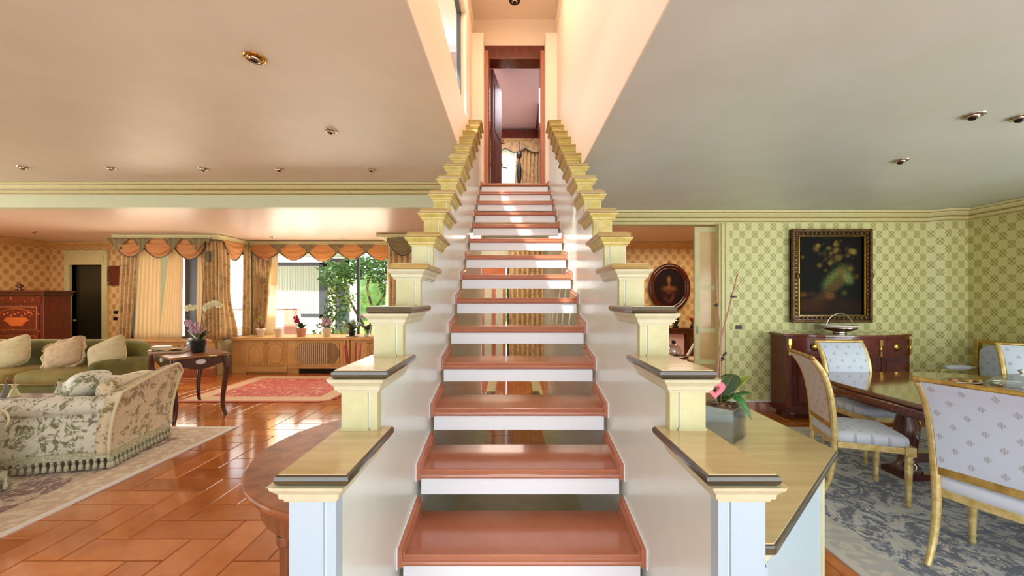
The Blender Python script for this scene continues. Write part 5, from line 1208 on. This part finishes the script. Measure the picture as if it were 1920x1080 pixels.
MB().tube(catmull([(-.2, 0, .42), (-.2, 0, .2), (-.26, 0, 0)], 6), .02, 8).tube(catmull([(.2, 0, .42), (.24, 0, .2), (.2, 0, 0)], 6), .02, 8).build('leg', 'white', sw)
MB().sup(0, -.2, .43, .24, .24, .035, .5, .4, 20, 8).build('seat', 'pillow', sw)
MB().tube(catmull([(.12, 0, .42), (.18, 0, .52), (.25, 0, .58), (.33, 0, .57), (.36, 0, .5)], 6), .018, 8).tube(catmull([(-.2, -.4, .42), (-.08, -.4, .62), (.02, -.4, .80)], 6), .018, 8).build('armrest', 'white', sw)
MB().tube([(-.2, -.4, .42), (-.24, -.4, 0)], .02, 8).tube([(.2, -.4, .42), (.2, -.4, 0)], .02, 8).build('leg', 'white', sw)
gt = thing('tea_table', 'small round dark table carrying the glass jar in the far room', 'table', (2.42, 5.75, 0)); MB().lathe([(0, .62), (.2, .62), (.21, .635), (.2, .65), (0, .65)], n=24).build('tabletop', 'dark_wood', gt); MB().lathe([(.12, 0), (.1, .03), (.025, .06), (.03, .3), (.02, .5), (.05, .62)], n=14).build('pedestal', 'dark_wood', gt)
gj = thing('glass_jar', 'squat glass jar with dark knob seen behind the right stair posts', 'jar', (2.42, 5.75, .651)); MB().lathe([(.10, 0), (.105, .06), (.095, .12), (.06, .16), (.02, .175)], n=24).build('body', 'cloche', gj); MB().lathe([(.018, .175), (.03, .19), (.035, .21), (.02, .225), (0, .23)], n=14).build('knob', 'black', gj)

# ------------------------------------------------------------------ upper room seen through the doorway
uc = thing('window_valance', 'scalloped valance with dark trim over the upper room window', 'valance', (0, 8.10, 4.87))
def scal(x): return .20+.09*abs(math.cos(x*PI/.42))
P = [(-.6, 0)]+[(.6, 0)]+[(.6-1.2*i/60, -scal(.6-1.2*i/60-.07)) for i in range(61)]
MB().prism(P, 'y', -.02, .0).build('panel', 'curtain', uc); MB().tube([(x, -.022, z) for x, z in P[2:]], .012, 6).build('fringe', 'nose', uc)
ucu = thing('curtain', 'gold striped curtain beside the bright window of the upper room', 'curtain', (0, 0, 0))
drape(ucu, ((.10, 8.14), (.62, 8.14)), ((.02, 8.12), (.62, 8.12)), 3.01, 4.8, 7, .025, 'curtain')
usd = thing('sheer_curtain', 'bright white sheer curtain in the upper room window', 'curtain', (0, 0, 0))
drape(usd, ((-.62, 8.17), (.08, 8.17)), ((-.62, 8.17), (.02, 8.17)), 3.01, 4.8, 7, .012, translucent('white_sheer', c(250, 250, 250), .7))
uw = thing('wardrobe', 'dark red wardrobe corner at right inside the upper room', 'wardrobe', (.62, 7.6, 3.0)); MB().box(-.09, .5, -.5, .3, 0, 2.0).build('body', 'oak_door', uw, bevel=.01); MB().box(-.14, .55, -.55, .3, 2.0, 2.09).build('cornice', 'red_wood', uw, bevel=.01); MB().box(-.1, -.09, -.42, .2, .1, 1.9).build('door', 'red_wood', uw)
us = thing('valet_stand', 'slim black pointed stand silhouetted before the upper room curtain', 'stand', (.14, 7.5, 3.0)); MB().tube([(0, 0, .3), (0, 0, 1.55)], [.022, .012], 8).lathe([(0, 1.22), (.04, 1.25), (.055, 1.3), (.04, 1.36), (0, 1.38)], n=12).tube([(0, 0, .9), (-.07, 0, .0)], .016, 8).tube([(0, 0, .9), (.07, 0, .0)], .016, 8).tube([(0, 0, .9), (0, .1, 0)], .016, 8).build('pole', 'black', us); MB().lathe([(.016, .7), (.045, .85), (.05, 1.0), (.03, 1.15), (.014, 1.2)], n=12).build('body', 'black', us)
ul = thing('desk_lamp', 'grey lamp shade with dark arm left inside the upper room', 'lamp', (-.26, 7.3, 3.0)); MB().tube([(-.1, 0, 0), (-.1, 0, 1.05), (.16, 0, .98)], .014, 8).lathe([(.12, 0), (.1, .02), (.02, .03)], -.1, 0, 14).build('arm', 'black', ul); MB().lathe([(.13, 1.04), (.04, 1.24), (.035, 1.24), (.12, 1.045)], -.04, 0, 18).build('shade', plain('grey_shade', c(180, 180, 186), .7), ul)

# ------------------------------------------------------------------ recessed ceiling spots
def spot(label, x, y, z, r=.055, tilt=0, mt='brass'):
    t = thing('ceiling_spot', label, 'spotlight', (x, y, z), 0, 'recessed ceiling spots')
    MB().lathe([(r*1.35, .0), (r*1.35, -.004), (r*1.05, -.012), (r*.8, -.006), (r*.75, -.001)][::-1], n=24).build('ring', mt, t)
    MB().sup(0, 0, -.008, r*.78, r*.78, .02, 1, 1, 18, 8).xf(Matrix.Rotation(tilt, 4, 'Y')).build('lamp', 'silver', t)
    MB().lathe([(r*.5, -.026), (r*.42, -.031), (0, -.031)][::-1], n=16).xf(Matrix.Rotation(tilt, 4, 'Y')).build('lens', 'steel_dark', t)
def on(px, py, z): Y = (z-1.5)*720/(560-py); return ((px-960)*Y/720, Y)
for px, py, z, lab in ((478, 108, ZL, 'large brass ceiling spot nearest the camera in the left ceiling'), (621, 245, ZL, 'brass spot in the left ceiling between the nearest spot and the row'),
    (44, 313, ZL, 'leftmost spot of the row of five along the left cornice'), (209, 315, ZL, 'second spot from left in the row along the left cornice'), (381, 316, ZL, 'middle spot of the row of five along the left cornice'), (524, 317, ZL, 'fourth spot from left in the row along the left cornice'), (697, 318, ZL, 'rightmost spot of the row along the left cornice, by the stairs'),
    (64, 434, ZB, 'spot in the warm-lit back ceiling over the secretaire'), (512, 444, ZB, 'left one of two spots just before the bay pelmet'), (642, 445, ZB, 'right one of two spots just before the bay pelmet'),
    (1825, 215, ZR, 'nearer spot of the dining room ceiling at right'), (1912, 219, ZR, 'dining room spot cut by the right edge of the photo'), (1689, 300, ZR, 'small spot in the dining room ceiling nearest the cornice')):
    x, y = on(px, py, z); spot(lab, x, y, z-.001, .05 if px == 478 else .042, .3, 'brass' if px in (478,) else 'silver')
spot('spot in the high ceiling above the staircase', .035, 5.12, 5.469, .055, 0, 'steel_dark')
